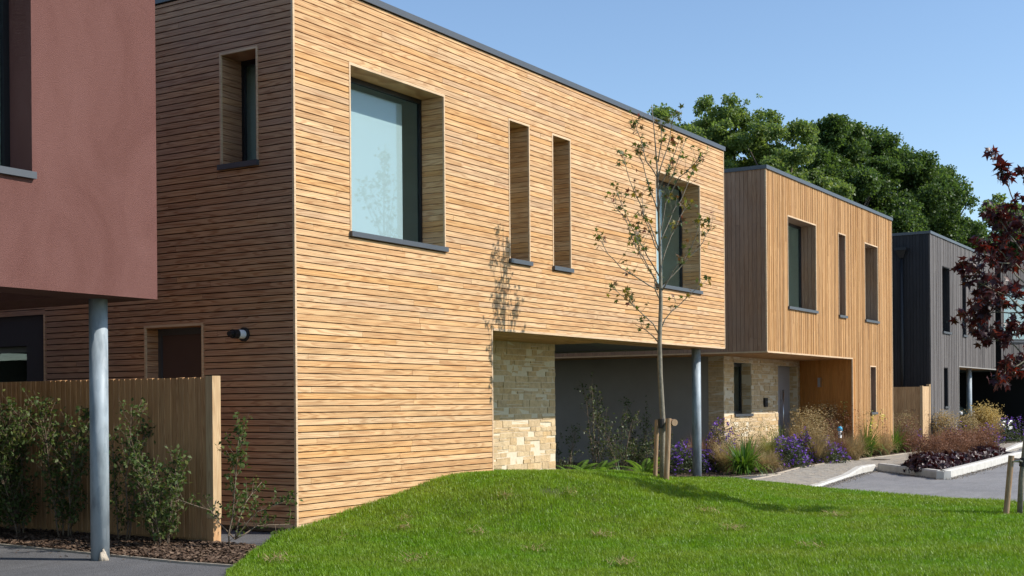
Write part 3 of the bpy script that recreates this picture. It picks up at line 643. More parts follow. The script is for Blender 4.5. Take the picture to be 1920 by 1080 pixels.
V, f = blades(1500000, (-5.6, 11.4, -11.5, 1.6), hgt, LAWN, .032, .070, .0050)
tag(arr_mesh('lawn_grass', V, f, M_grass), kind='stuff')
# withered wisps lying in the turf
def wisps():
    V = []; F = []
    spots = [(-.6, -1.2), (.15, -1.4), (.6, -1.1), (1.9, -1.6), (-.4, -3.4), (2.5, -2.2), (-1.6, -2.8), (.8, -3.5), (3.4, -3.6), (1.2, -5.6), (-.9, -4.6), (-2.2, -1.7), (2.2, -4.4), (.2, -2.3), (4.5, -4.8)]
    for sx, sy in spots:
        n = random.randint(25, 90); sg = random.uniform(.035, .09)
        for _ in range(n):
            x, y = sx + random.gauss(0, sg), sy + random.gauss(0, sg); z = float(hgt(np.array(x), np.array(y))) + random.uniform(.03, .085)
            a = random.uniform(0, 6.28); L = random.uniform(.05, .11); w = .0045; dx, dy = math.cos(a), math.sin(a); b = len(V)
            V += [(x - dy * w, y + dx * w, z), (x + dy * w, y - dx * w, z), (x + dx * L, y + dy * L, z + random.uniform(-.02, .05))]; F.append((b, b + 1, b + 2))
    return V, [np.array(F)]
V, f = wisps(); tag(arr_mesh('withered_grass', V, f, M_straw), kind='stuff')
# bark chips
def chips(name, n, poly, z, size):
    xs = [p[0] for p in poly]; ys = [p[1] for p in poly]
    p = RNG.uniform((min(xs), min(ys)), (max(xs), max(ys)), (n, 2)); p = p[inside(p, poly)]; n = len(p)
    a = RNG.uniform(0, 6.28, n); L = RNG.uniform(.4, 1, n) * size; w = L * RNG.uniform(.25, .6, n)
    d = np.stack([np.cos(a), np.sin(a), RNG.uniform(-.5, .5, n)], 1); s = np.stack([-np.sin(a), np.cos(a), RNG.uniform(-.5, .5, n)], 1)
    c = np.column_stack([p, z + RNG.uniform(0.005, .03, n)])
    V = np.stack([c - d * L[:, None] - s * w[:, None], c + d * L[:, None] - s * w[:, None], c + d * L[:, None] * .9 + s * w[:, None], c - d * L[:, None] * .8 + s * w[:, None]], 1).reshape(-1, 3)
    tag(arr_mesh(name, V, [np.arange(n * 4).reshape(-1, 4)], M_chip), kind='stuff')
chips('bark_mulch', 16000, [(-2.42, -1.4), (-1.55, -.85), (-1.15, -.45), (-1.2, 5), (-2.2, 5), (-2.3, 2.2), (-2.4, .35), (-2.45, -.75)], .012, .028)
chips('bark_mulch', 9000, [(8.7, .5), (13.05, -.42), (13.7, -.58), (16.2, -.22), (24, -.3), (24, 1.5), (16.4, 1.5), (16.3, 3.5), (8.7, 3.5)], .012, .03)
chips('bark_mulch', 3000, [(16.55, -2.1), (14.3, -3.72), (18, -3.55), (23.6, -3.35), (23.7, -2.6)], .05, .03)

M_grit = islands("sandy_grit", [(.34, .30, .24), (.22, .20, .17), (.42, .36, .28), (.12, .10, .085), (.30, .24, .16)], .9, 0)
def grit(name, n, line, spread, z, size, mat):
    P = []
    for p, q in zip(line[:-1], line[1:]):
        L = math.hypot(q[0] - p[0], q[1] - p[1]); k = int(n * L); f = RNG.random(k)[:, None]; d = np.array([q[0] - p[0], q[1] - p[1]]) / L
        P.append(np.array(p) + f * d * L + np.abs(RNG.normal(size=(k, 1))) * spread * np.array([d[1], -d[0]]))
    P = np.concatenate(P); n = len(P); V = quad_leaves(np.column_stack([P, np.full(n, z) + RNG.uniform(.003, .012, n)]), size, .8, 2.)
    tag(arr_mesh(name, V, quads(V), mat), kind='stuff')
# ------------------------------------------------------------------ fences
fn = thing('board_fence', 'close boarded timber fence with a pale end post behind the hornbeam shrubs', 'fence', (-1.15, .15, 0), 'board fences between the houses')
Ff1 = frame((-1.17, 0, 0), (0, 1, 0), (-1, 0, 0))
b = MB(); y = .2
while y < 9:
    w = random.uniform(.095, .11); t0 = random.uniform(.008, .014)
    b.hexa([Ff1(y, .06, -.012), Ff1(y + w, .06, -.012), Ff1(y + w, .06, .004), Ff1(y, .06, t0 + .006), Ff1(y, 1.785 + random.uniform(-.008, .008), -.012), Ff1(y + w, 1.785, -.012), Ff1(y + w, 1.785, .004), Ff1(y, 1.785, t0 + .006)]); y += w - .012
b.build('board_panel', M_fence, fn)
b = MB()
for z in (.3, .95, 1.6): b.box(-1.155, -1.08, .2, 9, z, z + .08)
for yy in (2.3, 4.4, 6.5, 8.6): b.box(-1.155, -1.06, yy, yy + .09, 0, 1.75)
b.build('rail', M_fence, fn)
b = MB(); b.box(-1.205, -1.085, .1, .2, .28, 1.80); b.build('end_post', M_post, fn)
b = MB(); b.box(-1.2, -1.09, .105, .2, -.02, .275); b.box(-1.163, -1.12, .2, 9, -.05, .09); b.build('gravel_board', M_fence, fn)
fg = thing('board_fence', 'timber fence and gate closing the gap between the cedar and charcoal houses', 'fence', (27., -.15, 0), 'board fences between the houses')
Fg1 = frame((27., 0, 0), (0, 1, 0), (-1, 0, 0)); Fg2 = frame((0, -.16, 0), (1, 0, 0), (0, -1, 0))
b = MB(); clad(b, Fg1, -.1, 4, .05, 1.85, [], 'v', .13, .004, .02, (3, 4), .006); b.build('board_panel', M_fence, fg)
b = MB(); clad(b, Fg2, 27.04, 27.72, .06, 1.86, [], 'v', .11, .004, .02, (3, 4), .004); gt = b.build('gate', M_post, fg)
b = MB(); b.fbox(Fg2, 27.6, 27.65, 1.0, 1.06, .02, .06); b.build('latch', M_chrome, gt)
b = MB(); b.box(27.74, 27.84, -.19, -.09, 0, 1.93); b.box(26.96, 27.03, -.18, -.1, 0, 1.88); b.build('gate_posts', M_post, fg)

# ------------------------------------------------------------------ plants
def nrm(a): return a / np.maximum(np.linalg.norm(a, axis=-1, keepdims=True), 1e-9)
def quad_leaves(p, L, asp=.55, up=.3, rng=RNG, dirs=None):
    n = len(p); a = nrm(rng.normal(size=(n, 3)) + (0 if dirs is None else dirs) + np.array([0, 0, -.1])); r = nrm(rng.normal(size=(n, 3)) + np.array([0, 0, up * 3]))
    s = nrm(np.cross(a, r)); L = np.broadcast_to(L, (n,)) * rng.uniform(.7, 1.25, n); a = a * L[:, None]; s = s * (L * asp * .5)[:, None]; nn_ = nrm(np.cross(s, a)) * (L * .12)[:, None]
    return np.stack([p, p + a * .5 + s + nn_, p + a, p + a * .5 - s + nn_], 1).reshape(-1, 3)
def quads(V): return [np.arange(len(V)).reshape(-1, 4)]
def lobed(p, size, rng=RNG, flat=.6, droop=-.2):
    """five lobed star leaves as triangle fans"""
    n = len(p); ang = np.radians([-155, -120, -92, -58, -30, 0, 30, 58, 92, 120, 155]); rad = np.array([.22, .6, .36, .88, .42, 1.05, .42, .88, .36, .6, .22])
    nv = nrm(rng.normal(size=(n, 3)) * (1 - flat) + np.array([0, 0, flat])); a = nrm(np.cross(nv, rng.normal(size=(n, 3))) + np.array([0, 0, droop])); s = nrm(np.cross(nv, a)); a = nrm(np.cross(s, nv))
    L = size * rng.uniform(.7, 1.25, n) * .5
    loc = np.stack([np.cos(ang) * rad, np.sin(ang) * rad], 1)
    pts = p[:, None] + (a[:, None] * (loc[None, :, :1] + .25) + s[:, None] * loc[None, :, 1:]) * L[:, None, None]
    pts += nv[:, None] * (-(np.abs(loc[:, 1]) * .25 + np.maximum(loc[:, 0], 0) * .2))[None, :, None] * L[:, None, None]
    cen = p[:, None] + a[:, None] * (.25 * L)[:, None, None]
    V = np.concatenate([cen, pts], 1).reshape(-1, 3); b = np.arange(n)[:, None] * 12
    F = np.concatenate([b + np.array([[0, k, k + 1]]) for k in range(1, 11)] + [b + np.array([[0, 11, 1]])], 0)
    return V, [F]

grit('road_grit', 260, [(9.3, -2.78), (11.0, -2.5), (13.9, -2.1), (15.6, -1.92), (16.2, -1.98), (13.72, -3.92), (18, -3.8), (23, -3.55)], .10, -.035, .022, M_grit)
grit('fallen_leaves', 14, [(-2.6, -1.0), (-2.75, 1.2), (-3.4, 3.)], .5, .002, .04, M_chip)
dc = MB(); dc.box(20.3, 20.75, -.95, -.6, -.01, .012); tag(dc.build('drain_cover', M_frame), 'flat dark metal drain cover set in the block paving', 'drain cover')
# --- background trees
def crown_points(n, H, rx, z0, seed, nb, cl, airy):
    """uneven crown: limbs end in bunches of small fluffy leaf clumps"""
    rg = np.random.default_rng(seed); hz = (H - z0) / 2; nl = 52 if airy else 22
    u = nrm(rg.normal(size=(nl, 3)) + np.array([0, 0, .2])); c = u * (rg.uniform(.15, 1.0, nl) ** .45)[:, None] * np.array([rx * .9, rx * .9, hz * .95]); c[:, 2] += z0 + hz
    lr = rg.uniform(.16, .34, nl) * rx; m = nb * (5 if airy else 6)
    k = rg.integers(0, nl, m); d = nrm(rg.normal(size=(m, 3)) + np.array([0, 0, .25]))
    cc = c[k] + d * (lr[k] * rg.uniform(.3, 1.05, m))[:, None]
    sz = rg.uniform(.3, 1.1, m) ** 1.3 * cl * (.36 if airy else .42)
    q = rg.choice(len(cc), n, p=sz ** 2 / (sz ** 2).sum()); g = rg.normal(size=(n, 3)); g = g / np.maximum(1, np.linalg.norm(g, axis=1, keepdims=True) / 2.2)
    p = cc[q] + g * sz[q][:, None] * np.array([.62, .62, .38])
    k = (H - z0) / (np.percentile(p[:, 2], 98.5) - z0)
    for a in (p, c, cc): a[:, 2] = z0 + (a[:, 2] - z0) * k
    k = p[:, 2] < H + .5; c = c[c[:, 2] < H - .6]; cc9 = cc[::9]; cc9 = cc9[cc9[:, 2] < H - .6]
    return p[k], nrm(p - cc[q])[k], np.concatenate([c, cc9])

def bgtree(name, label, loc, H, rx, z0, mat, seed, nb, cl, n, leaf, group):
    t = thing(name, label, 'tree', loc, group, world=False)
    rg = np.random.default_rng(seed + 50)
    p, d, c = crown_points(n, H, rx, z0, seed, nb, cl, mat is M_ash)
    V = quad_leaves(p, leaf, .75, .4, rg, d * .5)
    b = MB(); top = H * .82
    path = [(0, 0, -.2), (rg.normal() * .15, rg.normal() * .15, H * .25), (rg.normal() * .3, rg.normal() * .3, H * .5), (rg.normal() * .4, rg.normal() * .4, top)]
    b.tube(path, [.32, .26, .18, .05], 8)
    for k in rg.choice(len(c), min(len(c), 26), replace=False):
        f = rg.uniform(.3, .8); q = Vector(path[1]).lerp(Vector(path[3]), f); e = Vector(c[k]); mid = q.lerp(e, .5) + Vector((0, 0, .25))
        if e.z > q.z - 1: b.tube([q, mid, e], [.09, .06, .02], 5)
    b.build('trunk', M_barkd, t, True)
    arr_mesh('crown', V, quads(V), mat, t)
    return t
BG = 'trees behind the houses'
bt = [('airy_tree', 'airy light green tree peeping over the roof end of the larch house', (45.2, 16.0), 15.0, 4.2, 3.5, M_ash, 34, 1.15, 34425, .14),
 ('airy_tree', 'airy tree with open crown directly beside the roof corner of the larch house', (43.2, 13.9), 14.6, 3.9, 3.0, M_ash, 36, .95, 30375, .14),
 ('airy_tree', 'tallest airy tree showing sky gaps, above the near corner of the cedar house', (45.8, 12.5), 14.9, 4.2, 3.4, M_ash, 44, 1.0, 42525, .14),
 ('airy_tree', 'mid green tree between the open crowned trees and the dark oaks', (44.5, 10.6), 13.9, 3.8, 3, M_ash, 40, 1.0, 42525, .14),
 ('oak_tree', 'dark dense oak with knobbly top behind the middle of the cedar house roof', (50., 9.9), 14.7, 4.2, 3, M_oak, 58, 1.35, 125000, .145),
 ('oak_tree', 'dark broad oak standing behind the far half of the cedar house roof', (55., 9.), 15.1, 4.6, 3, M_oak, 62, 1.4, 130000, .15),
 ('oak_tree', 'dark oak with rounded top above the charcoal house roof corner', (60.5, 8.), 13.6, 4.2, 3, M_oak, 56, 1.35, 110000, .155),
 ('oak_tree', 'lower oak of mixed light and dark green left of the purple maple', (65.5, 7.3), 12.9, 4.2, 2.5, M_oak, 50, 1.35, 60000, .22),
 ('airy_tree', 'pale green feathery tree just left of the purple maple crown', (73., 6.8), 13.6, 3.4, 2.5, M_ash, 38, 1.1, 25500, .2),
 ('airy_tree', 'pale tree seen through gaps in the purple maple leaves', (78., 5.4), 11.6, 4.2, 2, M_ash, 36, 1.3, 22500, .22),
 ('airy_tree', 'low pale green tree behind the far charcoal houses at right edge', (84., 2.5), 10.5, 4.5, 2, M_ash, 30, 1.5, 16500, .24),
 ('oak_tree', 'far dark oak filling the gap beyond the cedar house roof end', (66., 12.5), 13.2, 4.6, 2, M_oak, 46, 1.5, 40000, .25),
 ('oak_tree', 'far dark oak low behind the charcoal house', (76., 11.), 12.6, 4.6, 2, M_oak, 40, 1.5, 30000, .26)]
for i, (nm, lb, (x, y), H, rx, z0, mt, nb, cl, n, lf) in enumerate(bt): bgtree(nm, lb, (x, y, 0), H, rx, z0, mt, 100 + i, nb, cl, n, lf, BG)

# --- young sweetgum on the mound
def shoots(b, path, r0, r1, rg, leaves, nlat, lat, first=.3, nl=3):
    """tapered branch with side twigs; collects leaf points"""
    P = [Vector(p) for p in path]
    Q = [P[0]]
    for a, c in zip(P[:-1], P[1:]): Q += [a.lerp(c, .5) + Vector(rg.normal(size=3)) * .012, c]
    n = len(Q); b.tube(Q, [r0 + (r1 - r0) * i / (n - 1) for i in range(n)], 6)
    for k in range(nlat):
        f = first + (1 - first) * rg.random(); i = min(int(f * (n - 1)), n - 2); p = Q[i].lerp(Q[i + 1], f * (n - 1) - i)
        ax = (Q[i + 1] - Q[i]).normalized(); d = (Vector(rg.normal(size=3)).normalized() * .8 + ax * .6 + Vector((0, 0, .35))).normalized(); L = lat * rg.uniform(.5, 1.3)
        m_ = p + d * L * .5; e = p + d * L + Vector((0, 0, L * .15)); b.tube([p, m_, e], [r1 * .9, r1 * .7, r1 * .4], 4)
        for _ in range(nl): leaves.append(p.lerp(e, rg.uniform(.4, 1.05)) + Vector(rg.normal(size=3)) * .02)
    for _ in range(nl): leaves.append(Q[-1] + Vector(rg.normal(size=3)) * .03)
def px(u, v, u0, v0, k, z0, dep, right, ahead):
    return right * ((u - u0) * k) + ahead * dep + Vector((0, 0, z0 + (v0 - v) * k))
tb = Vector((5.33, -2.05, .36)); rr_ = Vector((fw.y, -fw.x, 0)); ah = Vector((fw.x, fw.y, 0))
yt = thing('young_tree', 'slender young sweetgum with sparse star leaves on the mound before the larch house', 'tree', tb, 'newly planted trees', world=False)
K = .00748; rg = np.random.default_rng(3)
def T(u, v, dep=0.): return px(u, v, 1241, 900, K, 0, dep, rr_, ah)
trk = [T(1241, 910), T(1242, 840), T(1243, 780), T(1239, 700), T(1238, 640), T(1241, 570), T(1241, 520), T(1240, 450), T(1238, 380), T(1237, 320), T(1232, 250), T(1227, 192)]
b = MB(); b.tube(trk, [.042, .038, .036, .034, .032, .028, .025, .021, .017, .013, .008, .004], 12)
lv = []
BR = [([(1237, 624), (1205, 585), (1178, 560), (1150, 537)], 8, -.2), ([(1237, 640), (1215, 615), (1195, 603)], 3, .2), ([(1241, 613), (1262, 580), (1292, 553), (1332, 520)], 5, .15),
 ([(1236, 540), (1200, 520), (1165, 500), (1140, 475), (1122, 445)], 6, -.3), ([(1240, 537), (1215, 492), (1195, 462), (1178, 415), (1155, 385)], 8, -.1),
 ([(1239, 515), (1217, 475), (1200, 440), (1180, 395), (1163, 345)], 9, .25), ([(1243, 532), (1272, 505), (1302, 472), (1325, 447), (1341, 420)], 8, .2),
 ([(1241, 545), (1265, 503), (1293, 470), (1312, 415)], 6, -.25), ([(1240, 470), (1222, 420), (1205, 385), (1182, 335), (1170, 282)], 8, -.2),
 ([(1240, 450), (1256, 418), (1270, 385), (1292, 350), (1316, 296)], 8, .3), ([(1240, 440), (1251, 378), (1276, 330), (1300, 310), (1320, 288)], 8, -.15),
 ([(1239, 400), (1226, 358), (1211, 300), (1203, 272)], 6, .15), ([(1237, 330), (1216, 300), (1206, 260), (1195, 228)], 8, -.1),
 ([(1237, 332), (1250, 290), (1262, 250), (1271, 205)], 8, .1), ([(1238, 352), (1258, 310), (1276, 262)], 6, -.2), ([(1241, 500), (1262, 440), (1282, 400), (1302, 375)], 7, .3),
 ([(1240, 470), (1228, 440), (1215, 400), (1212, 350)], 6, .35), ([(1238, 300), (1246, 260), (1242, 225)], 5, .05), ([(1238, 420), (1240, 370), (1262, 330), (1285, 268)], 5, -.3), ([(1240, 560), (1228, 520), (1200, 480), (1190, 440)], 6, -.35)]
for path, nl_, dep in BR:
    n = len(path); shoots(b, [T(u, v, dep * i / (n - 1)) for i, (u, v) in enumerate(path)], .0095, .0035, rg, lv, int(nl_ * 1.9), .17, .28, 2)
b.build('trunk', M_bark, yt, True)
lv = np.array([tuple(p) for p in lv]); V, f = lobed(lv, .115, rg, .45, -.3); arr_mesh('leaves', V, f, M_gum, yt)
st = thing('tree_stakes', 'pair of round timber stakes with a short crossbar tying the sweetgum', 'tree stake', tb, 'tree support stakes')
W_ = lambda u, v, dep=0.: tuple(tb + T(u, v, dep))
b = MB(); b.tube([W_(1229, 908, .12), W_(1234, 784, .12)], .030, 16); b.build('stake', M_stake, st)
b = MB(); b.tube([W_(1246, 912, -.14), W_(1252, 781, -.14)], .037, 16); b.build('stake', M_stake, st)
b = MB(); c0 = Vector(W_(1243, 789, .02)); b.tube([c0 + ah * .2 + rr_ * .02, c0 - ah * .17 + rr_ * .15], .047, 16); b.build('crossbar', M_stake, st)
b = MB(); b.tube([W_(1239.5, 782, -.01), W_(1239.5, 800, -.01)], [.05, .045], 14); b.build('rubber_tie', M_rubber, st)

# --- purple maple
mb_ = Vector((6.15, -6.65, .03)); K2 = .0068
pm = thing('purple_maple', 'young purple leaved maple with dark burgundy crown at the right edge', 'tree', mb_, 'newly planted trees', world=False)
def T2(u, v, dep=0.): return px(u, v, 1912, 965, K2, 0, dep, rr_, ah)
b = MB(); b.tube([T2(1911, 975), T2(1915, 900), T2(1925, 820), T2(1938, 700), T2(1948, 560), T2(1955, 440), T2(1957, 330)], [.036, .034, .031, .027, .021, .014, .006], 12)
lv = []; rg = np.random.default_rng(11)
BM = [([(1940, 690), (1905, 650), (1875, 640), (1845, 640)], .1), ([(1940, 670), (1905, 690), (1880, 700), (1872, 712)], -.2), ([(1943, 620), (1900, 575), (1860, 530), (1815, 500)], .2),
 ([(1944, 610), (1890, 560), (1850, 545), (1800, 520)], -.2), ([(1945, 590), (1900, 590), (1862, 590), (1835, 600)], .3), ([(1946, 560), (1905, 520), (1880, 480), (1862, 462)], -.1),
 ([(1948, 520), (1915, 460), (1893, 420), (1878, 395)], .25), ([(1950, 480), (1920, 420), (1900, 370), (1884, 335), (1876, 305)], 0.), ([(1952, 440), (1930, 390), (1915, 340)], -.3),
 ([(1948, 540), (1900, 500), (1855, 500), (1825, 480)], -.35), ([(1946, 580), (1915, 560), (1890, 545), (1868, 560)], .45), ([(1944, 640), (1912, 625), (1885, 622), (1868, 632)], -.4),
 ([(1942, 660), (1925, 690), (1915, 705)], .3), ([(1950, 500), (1935, 440), (1915, 410)], .5), ([(1948, 530), (1925, 500), (1905, 480)], .55), ([(1945, 600), (1930, 590), (1905, 640)], -.5),
 ([(1946, 600), (1990, 560), (2020, 540)], 0.), ([(1950, 500), (1980, 430), (1990, 380)], -.3), ([(1953, 430), (1970, 370), (1975, 330)], .1)]
for path, dep in BM:
    n = len(path); shoots(b, [T2(u, v, dep * i / (n - 1)) for i, (u, v) in enumerate(path)], .011, .004, rg, lv, 14, .19, .25, 5)
b.build('trunk', M_bark, pm, True)
lv = np.array([tuple(p) for p in lv]); V, f = lobed(lv, .17, rg, .35, -.8); arr_mesh('leaves', V, f, M_maple, pm)
s2 = thing('tree_stakes', 'leaning square timber stake and rail holding the purple maple', 'tree stake', mb_, 'tree support stakes')
W2 = lambda u, v, dep=0.: tuple(mb_ + T2(u, v, dep))
b = MB(); b.tube([W2(1884, 970, -.03), W2(1895, 857, -.03)], .036, 14); b.build('stake', M_stake, s2)
b = MB(); b.tube([W2(1950, 978, .05), W2(1948, 862, .05)], .036, 14); b.build('stake', M_stake, s2)
b = MB(); p0, p1 = Vector(W2(1893, 864, .015)), Vector(W2(1950, 872, .05)); b.tube([p0, p1], .026, 8); b.build('crossbar', M_stake, s2)
b = MB(); b.tube([W2(1919.5, 862, 0), W2(1918, 878, 0)], .047, 14); b.build('rubber_tie', M_rubber, s2)
b = MB(); b.tube([W2(1896, 868, -.07), W2(1908, 866, -.07), W2(1914, 868, -.05)], .012, 6); b.build('strap', M_chrome, s2)

# --- hornbeam shrubs on the left
def shrub(name, label, loc, H, spread, nst, seed, mat=None, nlat=12, lat=.28, nl=7, leaf=.055, group=None, lean=None, cat='shrub', tw=None, dens=1.):
    t = thing(name, label, cat, loc, group, world=False); rg = np.random.default_rng(seed); b = MB(); lv = []
    for k in range(nst):
        nlat2 = int(nlat * dens); a = rg.uniform(0, 6.28); s = spread * rg.uniform(.4, 1.5); h = H * rg.uniform(.6, 1.) if k else H
        off = Vector((math.cos(a) * s, math.sin(a) * s, 0)) + (Vector(lean) if lean else Vector())
        p0 = Vector((math.cos(a) * .06, math.sin(a) * .06, -.03)); path = [p0, p0 + off * .25 + Vector((0, 0, h * .3)), p0 + off * .6 + Vector((0, 0, h * .65)), p0 + off + Vector((0, 0, h))]
        shoots(b, path, .011, .003, rg, lv, nlat2, lat, .1, nl)
    b.build('stems', tw or M_twig, t, True)
    lv = np.array([tuple(p) for p in lv]); V = quad_leaves(lv, leaf, .62, .5, rg); arr_mesh('leaves', V, quads(V), mat or M_horn, t)
    return t
HG = 'hornbeam hedging shrubs along the fence'
shrub('hornbeam_shrub', 'small sprawling hornbeam with a tall single stem beside the pale fence end post', (-1.42, -.28, 0), 1.25, .12, 1, 21, None, 16, .2, 9, .052, HG, dens=2.2)
shrub('hornbeam_shrub', 'bushy hornbeam just right of the near steel post', (-1.62, .42, 0), 1.05, .32, 5, 22, None, 17, .2, 8, .05, HG, (-.1, -.08, 0), dens=2.6)
shrub('hornbeam_shrub', 'tall leafy hornbeam immediately behind the bushy one by the steel post', (-1.5, 1.15, 0), 1.5, .18, 3, 23, None, 16, .24, 7, .052, HG, dens=2.6)
shrub('hornbeam_shrub', 'hornbeam whose lit tips rise directly left of the steel post', (-1.55, 2.05, 0), 1.5, .25, 4, 24, None, 15, .26, 8, .055, HG, dens=4.2)
shrub('hornbeam_shrub', 'dark hornbeam second to the left of the steel post', (-1.6, 2.7, 0), 1.42, .34, 5, 25, None, 15, .28, 8, .055, HG, dens=4.2)
shrub('hornbeam_shrub', 'dark hornbeam third to the left of the steel post', (-1.65, 3.3, 0), 1.5, .34, 5, 26, None, 15, .28, 8, .055, HG, dens=4.2)
shrub('hornbeam_shrub', 'hornbeam at the extreme left edge of the hedge', (-1.7, 3.95, 0), 1.45, .34, 5, 27, None, 15, .3, 8, .055, HG, dens=4.2)
# low sprawling side branches of the small hornbeam
sb = MB(); lv = []; rg = np.random.default_rng(5)
for e in ((.55, -.25, .12), (.62, .2, .55), (-.5, .35, .45), (.35, -.45, .4)):
    shoots(sb, [(0, 0, 0), (e[0] * .4, e[1] * .4, e[2] * .55 + .06), e], .009, .003, rg, lv, 11, .16, .25, 8)
t = thing('hornbeam_shrub', 'low leggy hornbeam branches spreading over the mulch at the fence end', 'shrub', (-1.36, -.36, .1), HG, world=False)
sb.build('stems', M_twig, t, True); lv = np.array([tuple(p) for p in lv]); V = quad_leaves(lv, .05, .62, .5, rg); arr_mesh('leaves', V, quads(V), M_horn, t)

# --- shade shrubs and ferns under the larch house
SG = 'shrubs in the shaded bed'
shrub('shade_shrub', 'thin dark shrub right of the stone pier under the larch house', (10.60, 2.50, 0), .95, .3, 4, 31, M_shade, 10, .26, 5, .05, SG, dens=2.4)
shrub('shade_shrub', 'tall wispy dark shrub reaching up the grey wall', (12.15, 2.60, 0), 1.85, .2, 3, 32, M_shade, 13, .28, 6, .055, SG, dens=2.4)
shrub('shade_shrub', 'spreading dark shrub behind the middle fern', (12.39, 2.20, 0), 1.15, .45, 5, 33, M_shade, 11, .3, 6, .055, SG, dens=2.4)
shrub('shade_shrub', 'variegated shrub with pale sunlit lower branches beside the sweetgum stakes', (11.51, 1.40, 0), .8, .55, 6, 34, M_shade, 11, .25, 7, .055, SG, (-.1, -.1, 0), dens=2.4)
shrub('shade_shrub', 'upright dark shrub next to the tree stakes', (14.47, 2.80, 0), 1.45, .25, 4, 35, M_shade, 11, .26, 6, .055, SG, dens=2.4)
def strapplant(name, label, loc, n, L, wid, arch, seed, mat, group=None, cat='plant', base=.09):
    rg = np.random.default_rng(seed); V = []; F = []
    for _ in range(n):
        a = rg.uniform(0, 2 * np.pi); l = L * rg.uniform(.55, 1.1); tilt = rg.uniform(.05, 1.) * arch; b0 = np.array([math.cos(a), math.sin(a), 0]) * rg.uniform(0, 1) ** .5 * base * (L / .6); sd = np.array([-math.sin(a), math.cos(a), 0]); ns = 5; b = len(V)
        th = tilt * .35; p = b0.copy(); kink = rg.uniform(.6, 1.5)
        for i in range(ns):
            w = wid * (1 - (i / (ns - 1)) ** 1.6) * rg.uniform(.85, 1.15)
            V += [p - sd * w / 2, p + sd * w / 2]; p = p + np.array([math.cos(a) * math.sin(th), math.sin(a) * math.sin(th), math.cos(th)]) * l / (ns - 1); th += tilt * .36 * kink
        F += [(b + 2 * i, b + 2 * i + 1, b + 2 * i + 3, b + 2 * i + 2) for i in range(ns - 1)]
    o = arr_mesh(name, np.array(V), [np.array(F)], mat); o.location = loc; tag(o, label, cat, group); return o
def add_dots(parent, P, size, mat, seed, name='flowers'):
    rg = np.random.default_rng(seed); V = quad_leaves(np.asarray(P), size, 1., 1.2, rg); o = arr_mesh(name, V, quads(V), mat, parent); o.matrix_parent_inverse = Matrix(); o['kind'] = 'stuff'; return o
def fern(label, loc, n, L, seed, group):
    rg = np.random.default_rng(seed); V = []; F = []
    for _ in range(n):
        a = rg.uniform(0, 6.28); th = rg.uniform(.1, .5); p = np.zeros(3); l = L * rg.uniform(.7, 1.1); sd = np.array([-math.sin(a), math.cos(a), 0]); ns = 20
        for i in range(ns):
            d = np.array([math.cos(a) * math.sin(th), math.sin(a) * math.sin(th), math.cos(th)]); w = l * .16 * math.sin(math.pi * (i + 1.5) / (ns + 2)) ** .8; q = p + d * l / ns; dr = np.array([0, 0, -.25 * w])
            for s in (-1, 1):
                b = len(V); V += [p, p + sd * s * w * .5 + d * w * .02, p + sd * s * w + d * w * .35 + dr, p + sd * s * w * .5 + d * w * .36]; F.append((b, b + 1, b + 2, b + 3))
            p = q; th += .07
    o = arr_mesh('fern', np.array(V), [np.array(F)], M_fern); o.location = loc; return tag(o, label, 'fern', group)
FG = 'ferns in the shaded bed'
fern('bright fern in the middle of the shaded bed left of the stakes', (9.01, 1.00, 0), 13, 0.74, 41, FG)
fern('pale fern partly hidden behind the sweetgum stakes', (10.59, 0.80, 0), 14, 0.68, 42, FG)
fern('dark fern nearest the stone pier', (9.19, 1.50, 0), 12, 0.68, 43, FG)
strapplant('strap_leaf_plant', 'grey green tuft between the two bright ferns', (9.85, 0.90, 0), 40, .42, .03, 1.3, 44, leafmat("tuft_leaves", [(.10, .17, .07), (.14, .22, .09)], .3), 'strap leaved plants')

# --- sunny border
SP = 'strap leaved plants'
strapplant('strap_leaf_plant', 'broad dark green strap leaved clump right of the steel post', (13.29, -0.10, 0), 230, .82, .05, 1.9, 51, M_strap, SP)
strapplant('strap_leaf_plant', 'narrow green clump against the sunlit stone wall', (17.91, 0.90, 0), 110, .9, .035, 1.0, 52, M_strap, SP)
sy = strapplant('yellow_spike_plant', 'bright green sword leaves with several pale yellow flower spikes by cedar corner', (21.86, 0.00, 0), 200, 1.0, .045, 1.5, 53, M_strap, 'yellow flowering plants')
strapplant('strap_leaf_plant', 'rounded green clump at the foot of the cedar house end', (24.67, 0.05, 0), 200, .85, .04, 1.6, 54, M_strap, SP)
def spikes(parent, n, z0, z1, sp, seed):
    rg = np.random.default_rng(seed); b = MB(); P = []
    for _ in range(n):
        x, y = rg.normal(size=2) * sp; zz = z1 * rg.uniform(.75, 1.0); b.tube([(x * .3, y * .3, 0), (x, y, zz)], [.008, .005], 5)
        for k in range(26): P.append((x + rg.normal() * .035, y + rg.normal() * .035, zz - rg.uniform(0, .42)))
    s = b.build('flower_stems', M_strap, parent); s.matrix_parent_inverse = Matrix(); add_dots(parent, P, .055, M_yellow, seed)
spikes(sy, 6, 0, 1.25, .22, 61)
sy2 = strapplant('yellow_spike_plant', 'single tall yellow flower spike rising from the straw grasses', (20.95, 0.30, 0), 22, .6, .025, .8, 55, M_strap, 'yellow flowering plants'); spikes(sy2, 1, 0, 1.55, .04, 62)
